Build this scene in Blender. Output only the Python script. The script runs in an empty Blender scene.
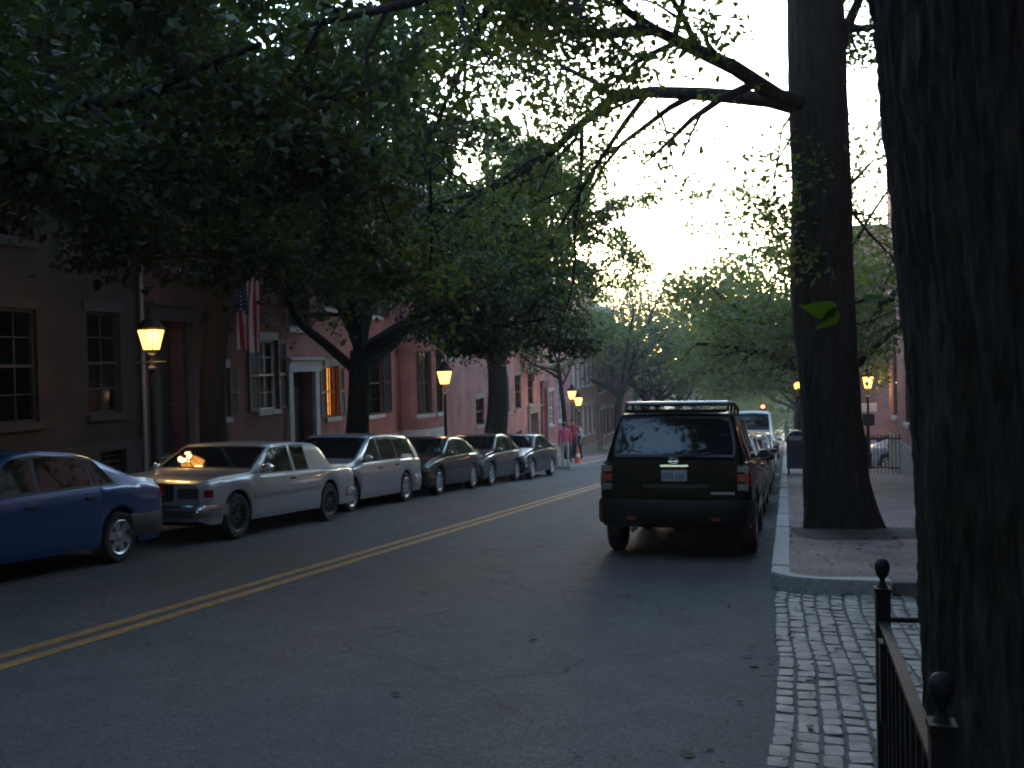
import bpy, bmesh, math, random
import numpy as np
from mathutils import Vector, Matrix

R = math.radians
random.seed(11)
rng = np.random.default_rng(11)
scene = bpy.context.scene
COL = scene.collection

# ------------------------------------------------------------------ camera
FPX, IW, IH = 995.0, 1024, 768          # focal length in pixels
EYE, SL = 1.5, 0.0727                   # eye height, street falls 7.3 %
YAW, PIT, ROLL = R(15.37), R(1.3126), R(-1.3)
cam_d = bpy.data.cameras.new('camera')
cam = bpy.data.objects.new('camera', cam_d)
COL.objects.link(cam)
cam_d.sensor_width = 36.0
cam_d.lens = 36.0 * FPX / IW
cam_d.clip_start, cam_d.clip_end = 0.05, 6000
cam.location = (0, 0, EYE)
_M = Matrix.Rotation(YAW, 3, 'Z') @ Matrix.Rotation(R(90) - PIT, 3, 'X') @ Matrix.Rotation(ROLL, 3, 'Z')
cam.rotation_euler = _M.to_euler()
scene.camera = cam
cam_d.dof.use_dof = True                # a small compact camera focused on the parked cars, wide open at dusk
cam_d.dof.focus_distance = 17.0
cam_d.dof.aperture_fstop = 11.0

# ------------------------------------------------------------------ sky, sun, exposure
SUN_EL, SUN_AZ = R(6.6), R(-7.5)
world = bpy.data.worlds.new('World')
scene.world = world
world.use_nodes = True
wn = world.node_tree.nodes
bg = wn['Background']
sky = wn.new('ShaderNodeTexSky')
sky.sky_type = 'NISHITA'
sky.sun_disc = False
sky.sun_elevation = SUN_EL
sky.sun_rotation = SUN_AZ
sky.altitude = 20
sky.air_density = 1.0
sky.dust_density = 0.35
sky.ozone_density = 1.5
world.node_tree.links.new(sky.outputs[0], bg.inputs[0])
bg.inputs[1].default_value = 0.15
sun_d = bpy.data.lights.new('sun', 'SUN')
sun_d.energy = 0.06
sun_d.angle = R(0.8)
sun_d.color = (1.0, 0.50, 0.20)
sun = bpy.data.objects.new('sun', sun_d)
COL.objects.link(sun)
sun.location = (-20, 150, 40)
sun.rotation_euler = (-(R(90) - SUN_EL), 0, -SUN_AZ)
scene.view_settings.view_transform = 'Standard'
scene.view_settings.look = 'None'
scene.view_settings.exposure = 3.85
scene.view_settings.gamma = 1.0
scene.view_settings.use_curve_mapping = False
scene.render.engine = 'CYCLES'
scene.cycles.use_denoising = True
scene.cycles.max_bounces = 6
scene.cycles.diffuse_bounces = 3
scene.cycles.glossy_bounces = 3
scene.cycles.transparent_max_bounces = 12
scene.cycles.transmission_bounces = 4
scene.cycles.sample_clamp_indirect = 4.0
scene.cycles.caustics_reflective = False
scene.cycles.caustics_refractive = False
scene.cycles.filter_width = 2.0
scene.cycles.blur_glossy = 0.5


# ------------------------------------------------------------------ helpers: measuring the photograph
def ray(px, py):
    return _M @ Vector(((px - IW / 2) / FPX, -(py - IH / 2) / FPX, -1.0))


def ground_at(px, py, dz=0.0):
    d = ray(px, py)
    t = (dz - EYE) / (d.z + SL * d.y)
    return Vector((0, 0, EYE)) + d * t


def on_x(px, py, X):
    d = ray(px, py)
    return Vector((0, 0, EYE)) + d * (X / d.x)


def at_depth(px, py, dep):
    return Vector((0, 0, EYE)) + ray(px, py) * dep


def gz(y):
    return -SL * y


# ------------------------------------------------------------------ helpers: materials
def mat(name, col, rough=0.7, metal=0.0, var=0.0, scale=8.0, bump=0.0, bscale=40.0, spec=0.5, coat=0.0, emit=None, estr=0.0, stretch=None, col2=None):
    m = bpy.data.materials.new(name)
    m.use_nodes = True
    nt = m.node_tree
    b = nt.nodes['Principled BSDF']
    b.inputs['Base Color'].default_value = (*col, 1)
    b.inputs['Roughness'].default_value = rough
    b.inputs['Metallic'].default_value = metal
    b.inputs['Specular IOR Level'].default_value = spec
    b.inputs['Coat Weight'].default_value = coat
    b.inputs['Coat Roughness'].default_value = 0.05
    if emit:
        b.inputs['Emission Color'].default_value = (*emit, 1)
        b.inputs['Emission Strength'].default_value = estr
    if var > 0 or bump > 0:
        tc = nt.nodes.new('ShaderNodeTexCoord')
        mp = nt.nodes.new('ShaderNodeMapping')
        nt.links.new(tc.outputs['Object'], mp.inputs[0])
        if stretch:
            mp.inputs['Scale'].default_value = stretch
    if var > 0:
        n = nt.nodes.new('ShaderNodeTexNoise')
        n.inputs['Scale'].default_value = scale
        n.inputs['Detail'].default_value = 6
        nt.links.new(mp.outputs[0], n.inputs[0])
        r = nt.nodes.new('ShaderNodeValToRGB')
        c0 = tuple(max(0, c * (1 - var)) for c in col)
        c1 = col2 or tuple(min(1, c * (1 + var)) for c in col)
        r.color_ramp.elements[0].position = 0.3
        r.color_ramp.elements[1].position = 0.7
        r.color_ramp.elements[0].color = (*c0, 1)
        r.color_ramp.elements[1].color = (*c1, 1)
        nt.links.new(n.outputs['Fac'], r.inputs[0])
        nt.links.new(r.outputs[0], b.inputs['Base Color'])
    if bump > 0:
        n2 = nt.nodes.new('ShaderNodeTexNoise')
        n2.inputs['Scale'].default_value = bscale
        n2.inputs['Detail'].default_value = 4
        nt.links.new(mp.outputs[0], n2.inputs[0])
        bp = nt.nodes.new('ShaderNodeBump')
        bp.inputs['Strength'].default_value = bump
        bp.inputs['Distance'].default_value = 0.02
        nt.links.new(n2.outputs['Fac'], bp.inputs['Height'])
        nt.links.new(bp.outputs[0], b.inputs['Normal'])
    return m


def brick_mat(name, c1, c2, mortar, scale=1.0, vertical=True, bw=0.2, rh=0.067, bump=0.35, rough=0.85):
    m = bpy.data.materials.new(name)
    m.use_nodes = True
    nt = m.node_tree
    b = nt.nodes['Principled BSDF']
    b.inputs['Roughness'].default_value = rough
    tc = nt.nodes.new('ShaderNodeTexCoord')
    sep = nt.nodes.new('ShaderNodeSeparateXYZ')
    com = nt.nodes.new('ShaderNodeCombineXYZ')
    nt.links.new(tc.outputs['Object'], sep.inputs[0])
    if vertical:
        add = nt.nodes.new('ShaderNodeMath')
        add.operation = 'ADD'
        nt.links.new(sep.outputs['X'], add.inputs[0])
        nt.links.new(sep.outputs['Y'], add.inputs[1])
        nt.links.new(add.outputs[0], com.inputs[0])
        nt.links.new(sep.outputs['Z'], com.inputs[1])
    else:
        nt.links.new(sep.outputs['X'], com.inputs[0])
        nt.links.new(sep.outputs['Y'], com.inputs[1])
    br = nt.nodes.new('ShaderNodeTexBrick')
    br.inputs['Color1'].default_value = (*c1, 1)
    br.inputs['Color2'].default_value = (*c2, 1)
    br.inputs['Mortar'].default_value = (*mortar, 1)
    br.inputs['Scale'].default_value = scale
    br.inputs['Mortar Size'].default_value = 0.007
    br.inputs['Brick Width'].default_value = bw
    br.inputs['Row Height'].default_value = rh
    nt.links.new(com.outputs[0], br.inputs['Vector'])
    n = nt.nodes.new('ShaderNodeTexNoise')
    n.inputs['Scale'].default_value = 1.3
    n.inputs['Detail'].default_value = 8
    nt.links.new(tc.outputs['Object'], n.inputs[0])
    mr = nt.nodes.new('ShaderNodeMapRange')
    mr.inputs[1].default_value = 0.3
    mr.inputs[2].default_value = 0.7
    mr.inputs[3].default_value = 0.65
    mr.inputs[4].default_value = 1.3
    nt.links.new(n.outputs['Fac'], mr.inputs[0])
    mx = nt.nodes.new('ShaderNodeVectorMath')
    mx.operation = 'SCALE'
    nt.links.new(br.outputs['Color'], mx.inputs[0])
    nt.links.new(mr.outputs[0], mx.inputs['Scale'])
    nt.links.new(mx.outputs[0], b.inputs['Base Color'])
    n3 = nt.nodes.new('ShaderNodeTexNoise')
    n3.inputs['Scale'].default_value = 9.0
    nt.links.new(tc.outputs['Object'], n3.inputs[0])
    sb = nt.nodes.new('ShaderNodeMath')
    sb.operation = 'SUBTRACT'
    nt.links.new(n3.outputs['Fac'], sb.inputs[0])
    nt.links.new(br.outputs['Fac'], sb.inputs[1])
    bp = nt.nodes.new('ShaderNodeBump')
    bp.inputs['Strength'].default_value = bump
    bp.inputs['Distance'].default_value = 0.01
    nt.links.new(sb.outputs[0], bp.inputs['Height'])
    nt.links.new(bp.outputs[0], b.inputs['Normal'])
    return m


def leaf_mat(name, col, col2, trans=0.35):
    m = bpy.data.materials.new(name)
    m.use_nodes = True
    nt = m.node_tree
    for n in list(nt.nodes):
        nt.nodes.remove(n)
    out = nt.nodes.new('ShaderNodeOutputMaterial')
    p = nt.nodes.new('ShaderNodeBsdfPrincipled')
    p.inputs['Roughness'].default_value = 0.55
    p.inputs['Specular IOR Level'].default_value = 0.22
    tr = nt.nodes.new('ShaderNodeBsdfTranslucent')
    mx = nt.nodes.new('ShaderNodeMixShader')
    mx.inputs[0].default_value = trans
    at = nt.nodes.new('ShaderNodeAttribute')
    at.attribute_name = 'tint'
    rp = nt.nodes.new('ShaderNodeValToRGB')
    rp.color_ramp.elements[0].color = (*col, 1)
    rp.color_ramp.elements[1].color = (*col2, 1)
    rp.color_ramp.elements[1].position = 0.93
    e = rp.color_ramp.elements.new(0.985)
    e.color = (0.16, 0.10, 0.02, 1)
    nt.links.new(at.outputs['Fac'], rp.inputs[0])
    nt.links.new(rp.outputs[0], p.inputs['Base Color'])
    sc = nt.nodes.new('ShaderNodeVectorMath')
    sc.operation = 'MULTIPLY'
    sc.inputs[1].default_value = (1.5, 1.5, 0.6)
    nt.links.new(rp.outputs[0], sc.inputs[0])
    nt.links.new(sc.outputs[0], tr.inputs['Color'])
    nt.links.new(p.outputs[0], mx.inputs[1])
    nt.links.new(tr.outputs[0], mx.inputs[2])
    nt.links.new(mx.outputs[0], out.inputs[0])
    return m


def pane_mat(name, tint=0.9):
    m = bpy.data.materials.new(name)
    m.use_nodes = True
    nt = m.node_tree
    for n in list(nt.nodes):
        nt.nodes.remove(n)
    out = nt.nodes.new('ShaderNodeOutputMaterial')
    t = nt.nodes.new('ShaderNodeBsdfTransparent')
    t.inputs[0].default_value = (tint, tint, tint, 1)
    g = nt.nodes.new('ShaderNodeBsdfGlossy')
    g.inputs['Roughness'].default_value = 0.03
    f = nt.nodes.new('ShaderNodeFresnel')
    f.inputs[0].default_value = 1.5
    mx = nt.nodes.new('ShaderNodeMixShader')
    nt.links.new(f.outputs[0], mx.inputs[0])
    nt.links.new(t.outputs[0], mx.inputs[1])
    nt.links.new(g.outputs[0], mx.inputs[2])
    nt.links.new(mx.outputs[0], out.inputs[0])
    return m


def bark_mat(name, c0, c1, sc=1.0, bump=1.0):
    m = bpy.data.materials.new(name)
    m.use_nodes = True
    nt = m.node_tree
    b = nt.nodes['Principled BSDF']
    b.inputs['Roughness'].default_value = 0.95
    b.inputs['Specular IOR Level'].default_value = 0.15
    tc = nt.nodes.new('ShaderNodeTexCoord')
    mp = nt.nodes.new('ShaderNodeMapping')
    mp.inputs['Scale'].default_value = (14 * sc, 14 * sc, 2.2 * sc)
    nt.links.new(tc.outputs['Object'], mp.inputs[0])
    v = nt.nodes.new('ShaderNodeTexNoise')
    v.inputs['Scale'].default_value = 1.6
    v.inputs['Detail'].default_value = 8
    v.inputs['Roughness'].default_value = 0.65
    nt.links.new(mp.outputs[0], v.inputs[0])
    r = nt.nodes.new('ShaderNodeValToRGB')
    r.color_ramp.elements[0].position = 0.35
    r.color_ramp.elements[1].position = 0.68
    r.color_ramp.elements[0].color = (*c0, 1)
    r.color_ramp.elements[1].color = (*c1, 1)
    nt.links.new(v.outputs['Fac'], r.inputs[0])
    nt.links.new(r.outputs[0], b.inputs['Base Color'])
    bp = nt.nodes.new('ShaderNodeBump')
    bp.inputs['Strength'].default_value = bump
    bp.inputs['Distance'].default_value = 0.03
    nt.links.new(v.outputs['Fac'], bp.inputs['Height'])
    nt.links.new(bp.outputs[0], b.inputs['Normal'])
    return m


def island_mat(name, col, rough, **kw):
    """each stone its own grey"""
    m = mat(name, col, rough, **kw)
    nt = m.node_tree
    b_ = nt.nodes['Principled BSDF']
    src = b_.inputs['Base Color'].links[0].from_socket
    gm = nt.nodes.new('ShaderNodeNewGeometry')
    mr = nt.nodes.new('ShaderNodeMapRange')
    mr.inputs[3].default_value, mr.inputs[4].default_value = 0.72, 1.28
    nt.links.new(gm.outputs['Random Per Island'], mr.inputs[0])
    vm = nt.nodes.new('ShaderNodeVectorMath')
    vm.operation = 'SCALE'
    nt.links.new(src, vm.inputs[0])
    nt.links.new(mr.outputs[0], vm.inputs['Scale'])
    nt.links.new(vm.outputs[0], b_.inputs['Base Color'])
    return m


MT = {}
MT['asphalt'] = mat('asphalt', (0.098, 0.094, 0.090), 0.8, var=0.10, scale=3.0, bump=0.6, bscale=160, spec=0.12)
nt_ = MT['asphalt'].node_tree
b0 = nt_.nodes['Principled BSDF']
src_ = b0.inputs['Base Color'].links[0].from_socket
tc_ = nt_.nodes.new('ShaderNodeTexCoord')
fine = nt_.nodes.new('ShaderNodeTexVoronoi')
fine.inputs['Scale'].default_value = 75
nt_.links.new(tc_.outputs['Object'], fine.inputs['Vector'])
wear = nt_.nodes.new('ShaderNodeTexNoise')
wear.inputs['Scale'].default_value = 1.0
wear.inputs['Detail'].default_value = 5
mp_w = nt_.nodes.new('ShaderNodeMapping')
mp_w.inputs['Scale'].default_value = (1.1, 0.09, 1)
nt_.links.new(tc_.outputs['Object'], mp_w.inputs[0])
nt_.links.new(mp_w.outputs[0], wear.inputs[0])
sepc = nt_.nodes.new('ShaderNodeSeparateColor')
nt_.links.new(fine.outputs['Color'], sepc.inputs[0])
m1 = nt_.nodes.new('ShaderNodeMapRange')
m1.inputs[3].default_value, m1.inputs[4].default_value = 0.72, 1.3
nt_.links.new(sepc.outputs[0], m1.inputs[0])
m2_ = nt_.nodes.new('ShaderNodeMapRange')
m2_.inputs[1].default_value, m2_.inputs[2].default_value = 0.3, 0.7
m2_.inputs[3].default_value, m2_.inputs[4].default_value = 0.91, 1.09
nt_.links.new(wear.outputs['Fac'], m2_.inputs[0])
crk = nt_.nodes.new('ShaderNodeTexVoronoi')
crk.feature = 'DISTANCE_TO_EDGE'
crk.inputs['Scale'].default_value = 0.22
dist_ = nt_.nodes.new('ShaderNodeTexNoise')
dist_.inputs['Scale'].default_value = 1.6
dist_.inputs['Detail'].default_value = 6
nt_.links.new(tc_.outputs['Object'], dist_.inputs[0])
mixv = nt_.nodes.new('ShaderNodeVectorMath')
mixv.operation = 'MULTIPLY_ADD'
mixv.inputs[1].default_value = (1.1, 1.1, 0)
nt_.links.new(dist_.outputs['Color'], mixv.inputs[0])
nt_.links.new(tc_.outputs['Object'], mixv.inputs[2])
nt_.links.new(mixv.outputs[0], crk.inputs['Vector'])
m3 = nt_.nodes.new('ShaderNodeMapRange')
m3.inputs[1].default_value, m3.inputs[2].default_value = 0.0005, 0.0028
m3.inputs[3].default_value, m3.inputs[4].default_value = 0.62, 1.0
nt_.links.new(crk.outputs['Distance'], m3.inputs[0])
p1 = nt_.nodes.new('ShaderNodeMath')
p1.operation = 'MULTIPLY'
nt_.links.new(m1.outputs[0], p1.inputs[0])
nt_.links.new(m2_.outputs[0], p1.inputs[1])
p2_ = nt_.nodes.new('ShaderNodeMath')
p2_.operation = 'MULTIPLY'
nt_.links.new(p1.outputs[0], p2_.inputs[0])
nt_.links.new(m3.outputs[0], p2_.inputs[1])
vs_ = nt_.nodes.new('ShaderNodeVectorMath')
vs_.operation = 'SCALE'
nt_.links.new(src_, vs_.inputs[0])
nt_.links.new(p2_.outputs[0], vs_.inputs['Scale'])
nt_.links.new(vs_.outputs[0], b0.inputs['Base Color'])
MT['yellow'] = mat('yellow_paint', (0.30, 0.145, 0.04), 0.75, var=0.45, scale=14, bump=0.3, bscale=160)
MT['granite'] = mat('granite', (0.25, 0.24, 0.23), 0.7, var=0.28, scale=30, bump=0.3, bscale=60)
MT['sett'] = island_mat('sett_stone', (0.122, 0.117, 0.112), 0.6, var=0.40, scale=7, bump=0.5, bscale=70)
MT['mortar'] = mat('mortar_dirt', (0.07, 0.067, 0.062), 0.95, var=0.4, scale=12, bump=0.4, bscale=60)
MT['soil'] = mat('soil', (0.035, 0.027, 0.020), 0.95, var=0.5, scale=6, bump=0.8, bscale=30)
MT['earth'] = mat('earth', (0.04, 0.04, 0.035), 0.95, var=0.4, scale=0.5)
MT['pavebrick'] = brick_mat('paving_brick', (0.21, 0.13, 0.11), (0.15, 0.10, 0.09), (0.075, 0.07, 0.065), vertical=False, bw=0.2, rh=0.1, bump=0.6)
MT['brick_shaded'] = brick_mat('shaded_brown_brick', (0.040, 0.022, 0.016), (0.032, 0.018, 0.013), (0.034, 0.028, 0.024))  # brown brick darkened so its colour carries the canopy shade
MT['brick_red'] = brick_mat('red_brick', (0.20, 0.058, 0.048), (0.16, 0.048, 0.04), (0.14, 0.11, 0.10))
MT['brick_rosy'] = brick_mat('rosy_brick', (0.42, 0.13, 0.11), (0.36, 0.11, 0.095), (0.3, 0.21, 0.19))
MT['brick_pink'] = brick_mat('rose_brick', (0.31, 0.095, 0.08), (0.26, 0.08, 0.068), (0.22, 0.16, 0.145))
MT['brick_orange'] = brick_mat('orange_brick', (0.32, 0.12, 0.07), (0.26, 0.09, 0.06), (0.2, 0.16, 0.13))
MT['stone'] = mat('brownstone', (0.22, 0.20, 0.18), 0.85, var=0.25, scale=5, bump=0.3, bscale=25)
MT['shaded_stone'] = mat('shaded_stone', (0.040, 0.036, 0.032), 0.85, var=0.25, scale=5, bump=0.3, bscale=25)  # darker copy of the stone, shade put into the colour
MT['white_stone'] = mat('white_stone', (0.40, 0.39, 0.38), 0.8, var=0.15, scale=4, bump=0.2, bscale=25)
MT['white_trim'] = mat('white_trim', (0.62, 0.61, 0.58), 0.5, var=0.08, scale=5)
MT['dark_trim'] = mat('dark_trim', (0.025, 0.025, 0.027), 0.45, var=0.2, scale=6)
MT['shutter'] = mat('shutter_paint', (0.022, 0.024, 0.03), 0.42, var=0.15, scale=6)
MT['curtain'] = mat('curtain_cloth', (0.55, 0.52, 0.46), 0.9, var=0.25, scale=3, stretch=(1, 9, 0.4))
MT['dim_curtain'] = mat('dim_curtain_cloth', (0.16, 0.15, 0.13), 0.9, var=0.25, scale=3, stretch=(1, 9, 0.4))
MT['slate'] = mat('slate', (0.07, 0.07, 0.075), 0.6, var=0.3, scale=4)
MT['iron'] = mat('black_iron', (0.006, 0.006, 0.007), 0.7, var=0.3, scale=20, bump=0.15, bscale=60, spec=0.3)
MT['pane'] = pane_mat('window_glass', 0.75)
MT['lit'] = mat('lamp_lit_curtain', (0.5, 0.25, 0.06), 0.9, emit=(1.0, 0.36, 0.05), estr=0.2)
MT['lit_dim'] = mat('dim_lit_sidelight', (0.5, 0.3, 0.12), 0.9, emit=(1.0, 0.55, 0.22), estr=0.07)
MT['rubber'] = mat('rubber', (0.010, 0.010, 0.010), 0.8, bump=0.2, bscale=80)
MT['chrome'] = mat('chrome', (0.62, 0.63, 0.66), 0.16, 1.0)
MT['alloy'] = mat('alloy', (0.50, 0.52, 0.56), 0.32, 0.85)
MT['steel_dark'] = mat('dark_steel', (0.03, 0.03, 0.032), 0.5, 0.4)
MT['carglass'] = mat('car_glass', (0.005, 0.006, 0.008), 0.04, spec=0.45)
MT['black_plastic'] = mat('black_plastic', (0.012, 0.012, 0.013), 0.55)
MT['under'] = mat('underbody', (0.006, 0.006, 0.006), 0.9)
MT['red_lens'] = mat('red_lens', (0.20, 0.006, 0.006), 0.2, spec=0.2)
MT['clear_lens'] = mat('clear_lens', (0.09, 0.092, 0.095), 0.25, 0.0, spec=0.3)
MT['amber_lens'] = mat('amber_lens', (0.45, 0.12, 0.01), 0.15, coat=0.5)
MT['plate'] = mat('plate_white', (0.27, 0.28, 0.32), 0.5)
MT['plate_ink'] = mat('plate_ink', (0.13, 0.10, 0.14), 0.6)
MT['bark'] = bark_mat('bark', (0.008, 0.007, 0.006), (0.034, 0.028, 0.024))
MT['bark_near'] = bark_mat('bark_near', (0.016, 0.0135, 0.012), (0.07, 0.059, 0.051), 1.8, 0.8)
MT['leaf_shade'] = leaf_mat('leaf_shaded_green', (0.016, 0.030, 0.008), (0.042, 0.062, 0.014), 0.28)  # shaded copy of the leaf green, darkness put into the colour
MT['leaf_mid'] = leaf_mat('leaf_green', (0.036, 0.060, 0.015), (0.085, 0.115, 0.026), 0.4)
MT['leaf_far'] = leaf_mat('leaf_hazed_green', (0.058, 0.076, 0.042), (0.115, 0.135, 0.07), 0.5)  # far leaves greyed and lightened, haze put into the colour
MT['leaf_lit'] = leaf_mat('leaf_fresh_green', (0.026, 0.062, 0.010), (0.034, 0.078, 0.013), 0.3)
MT['mail_blue'] = mat('mailbox_blue', (0.014, 0.022, 0.055), 0.38, var=0.15, scale=5, coat=0.2)
MT['sign_white'] = mat('sign_white', (0.68, 0.68, 0.70), 0.5)
MT['galv'] = mat('galvanised_steel', (0.32, 0.33, 0.35), 0.45, 0.6)
MT['signal_case'] = mat('signal_case', (0.03, 0.035, 0.025), 0.5)
MT['signal_red'] = mat('signal_red_light', (0.4, 0.02, 0.01), 0.4, emit=(1.0, 0.10, 0.04), estr=1.5)
MT['gas'] = mat('lantern_glow', (0.9, 0.6, 0.25), 0.4, emit=(1.0, 0.42, 0.07), estr=0.42)
MT['mantle'] = mat('gas_mantle_glow', (1, 0.8, 0.5), 0.4, emit=(1.0, 0.78, 0.38), estr=6)
MT['skin'] = mat('skin', (0.42, 0.24, 0.17), 0.6)
MT['hair'] = mat('hair_brown', (0.05, 0.03, 0.02), 0.7)
MT['orange'] = mat('cone_orange', (0.72, 0.09, 0.035), 0.55)
MT['flag_red'] = mat('flag_red', (0.36, 0.03, 0.05), 0.85)
MT['flag_white'] = mat('flag_white', (0.60, 0.56, 0.56), 0.85)
MT['flag_blue'] = mat('flag_blue', (0.02, 0.035, 0.13), 0.85)
MT['drygrass'] = mat('dead_leaf', (0.09, 0.06, 0.03), 0.9)


# ------------------------------------------------------------------ helpers: meshes
class MB:
    def __init__(s):
        s.v, s.f, s.m = [], [], []

    def add(s, vs, fs, mi=0):
        o = len(s.v)
        s.v += [tuple(p) for p in vs]
        s.f += [tuple(i + o for i in f) for f in fs]
        s.m += [mi] * len(fs)
        return s

    def box(s, x0, x1, y0, y1, z0, z1, mi=0):
        return s.add([(x0, y0, z0), (x1, y0, z0), (x1, y1, z0), (x0, y1, z0), (x0, y0, z1), (x1, y0, z1), (x1, y1, z1), (x0, y1, z1)],
                     [(0, 3, 2, 1), (4, 5, 6, 7), (0, 1, 5, 4), (1, 2, 6, 5), (2, 3, 7, 6), (3, 0, 4, 7)], mi)

    def quad(s, a, b, c, d, mi=0):
        return s.add([a, b, c, d], [(0, 1, 2, 3)], mi)

    def grid(s, P, mi=0, closed=False):
        """P[i][j] points"""
        ni, nj = len(P), len(P[0])
        fs = []
        for i in range(ni - 1):
            for j in range(nj if closed else nj - 1):
                k = (j + 1) % nj
                fs.append((i * nj + j, i * nj + k, (i + 1) * nj + k, (i + 1) * nj + j))
        return s.add([p for r in P for p in r], fs, mi)

    def tube(s, pts, rad, n=8, mi=0, caps=True):
        pts = [Vector(p) for p in pts]
        if not hasattr(rad, '__len__'):
            rad = [rad] * len(pts)
        up = Vector((0.13, 0.21, 1)).normalized()
        P = []
        t0 = (pts[1] - pts[0]).normalized()
        a = t0.cross(up)
        if a.length < 0.05:
            a = t0.cross(Vector((1, 0, 0)))
        a.normalize()
        for i, p in enumerate(pts):
            t = (pts[min(i + 1, len(pts) - 1)] - pts[max(i - 1, 0)])
            t = t.normalized() if t.length > 1e-9 else t0
            a = (a - t * a.dot(t)).normalized()
            b = t.cross(a)
            P.append([p + (a * math.cos(2 * math.pi * k / n) + b * math.sin(2 * math.pi * k / n)) * rad[i] for k in range(n)])
        s.grid(P, mi, True)
        if caps:
            o = len(s.v) - len(pts) * n
            s.f.append(tuple(o + k for k in reversed(range(n))))
            s.f.append(tuple(o + (len(pts) - 1) * n + k for k in range(n)))
            s.m += [mi, mi]
        return s

    def lathe(s, prof, c=(0, 0, 0), n=16, mi=0, axis='z', caps=True):
        """prof: (radius, height) along the axis"""
        P = []
        for r, h in prof:
            row = []
            for k in range(n):
                a = 2 * math.pi * k / n
                if axis == 'z':
                    q = (c[0] + r * math.cos(a), c[1] + r * math.sin(a), c[2] + h)
                elif axis == 'y':
                    q = (c[0] + r * math.sin(a), c[1] + h, c[2] + r * math.cos(a))
                else:
                    q = (c[0] + h, c[1] + r * math.cos(a), c[2] + r * math.sin(a))
                row.append(q)
            P.append(row)
        o = len(s.v)
        s.grid(P, mi, True)
        if caps:
            s.f.append(tuple(o + k for k in reversed(range(n))))
            s.f.append(tuple(o + (len(prof) - 1) * n + k for k in range(n)))
            s.m += [mi, mi]
        return s

    def build(s, name, mats, parent=None, smooth=None, bevel=0.0):
        me = bpy.data.meshes.new(name)
        me.from_pydata(s.v, [], s.f)
        if not isinstance(mats, (list, tuple)):
            mats = [mats]
        for m in mats:
            me.materials.append(MT[m] if isinstance(m, str) else m)
        if len(mats) > 1:
            me.polygons.foreach_set('material_index', s.m)
        if bevel > 0:
            bm = bmesh.new()
            bm.from_mesh(me)
            bmesh.ops.remove_doubles(bm, verts=bm.verts, dist=1e-5)
            es = [e for e in bm.edges if len(e.link_faces) == 2 and e.calc_face_angle() > 0.6]
            bmesh.ops.bevel(bm, geom=es, offset=bevel, segments=2, affect='EDGES', clamp_overlap=True)
            bm.to_mesh(me)
            bm.free()
        if smooth:
            me.shade_smooth()
            me.set_sharp_from_angle(angle=R(smooth))
        me.update()
        o = bpy.data.objects.new(name, me)
        COL.objects.link(o)
        if parent:
            o.parent = parent
        return o


def np_mesh(name, V, faces_flat, nper, mats, parent=None, mi=None, smooth=False):
    """fast mesh from numpy: faces all with nper corners"""
    me = bpy.data.meshes.new(name)
    nf = len(faces_flat) // nper
    me.vertices.add(len(V))
    me.vertices.foreach_set('co', np.asarray(V, np.float32).ravel())
    me.loops.add(len(faces_flat))
    me.loops.foreach_set('vertex_index', np.asarray(faces_flat, np.int32))
    me.polygons.add(nf)
    me.polygons.foreach_set('loop_start', np.arange(0, nf * nper, nper, dtype=np.int32))
    me.polygons.foreach_set('loop_total', np.full(nf, nper, np.int32))
    for m in mats:
        me.materials.append(MT[m])
    me.polygons.foreach_set('use_smooth', np.full(nf, smooth))
    me.update(calc_edges=True)
    o = bpy.data.objects.new(name, me)
    COL.objects.link(o)
    if parent:
        o.parent = parent
    return o


def tag(o, label=None, cat=None, group=None, kind=None):
    for k, v in (('label', label), ('category', cat), ('group', group), ('kind', kind)):
        if v:
            o[k] = v
    return o


def thing(name, label, cat, loc=(0, 0, 0), rot=None, group=None):
    o = bpy.data.objects.new(name, None)
    o.empty_display_size = 0.3
    COL.objects.link(o)
    o.location = loc
    if rot is not None:
        o.rotation_euler = rot
    return tag(o, label, cat, group)


def struct(name, mb, m, smooth=None, bevel=0):
    return tag(mb.build(name, m, None, smooth, bevel), kind='structure')


def copy_tree(o, parent=None):
    c = o.copy()
    COL.objects.link(c)
    c.parent = parent
    for ch in o.children:
        copy_tree(ch, c)
    return c


_tab = rng.random((256, 256))


def vnoise(u, v, pu=256):
    """value noise, periodic in u with period pu"""
    iu, iv = np.floor(u).astype(int), np.floor(v).astype(int)
    fu, fv = u - iu, v - iv
    fu, fv = fu * fu * (3 - 2 * fu), fv * fv * (3 - 2 * fv)
    a = _tab[iu % pu, iv % 256]
    b = _tab[(iu + 1) % pu, iv % 256]
    c = _tab[iu % pu, (iv + 1) % 256]
    d = _tab[(iu + 1) % pu, (iv + 1) % 256]
    return (a * (1 - fu) + b * fu) * (1 - fv) + (c * (1 - fu) + d * fu) * fv


# ================================================================== SETTING
KL, KR, XF, XR = -9.6, -0.16, -12.2, 3.4      # kerb lines and house fronts
YEND = 175.0


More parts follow.
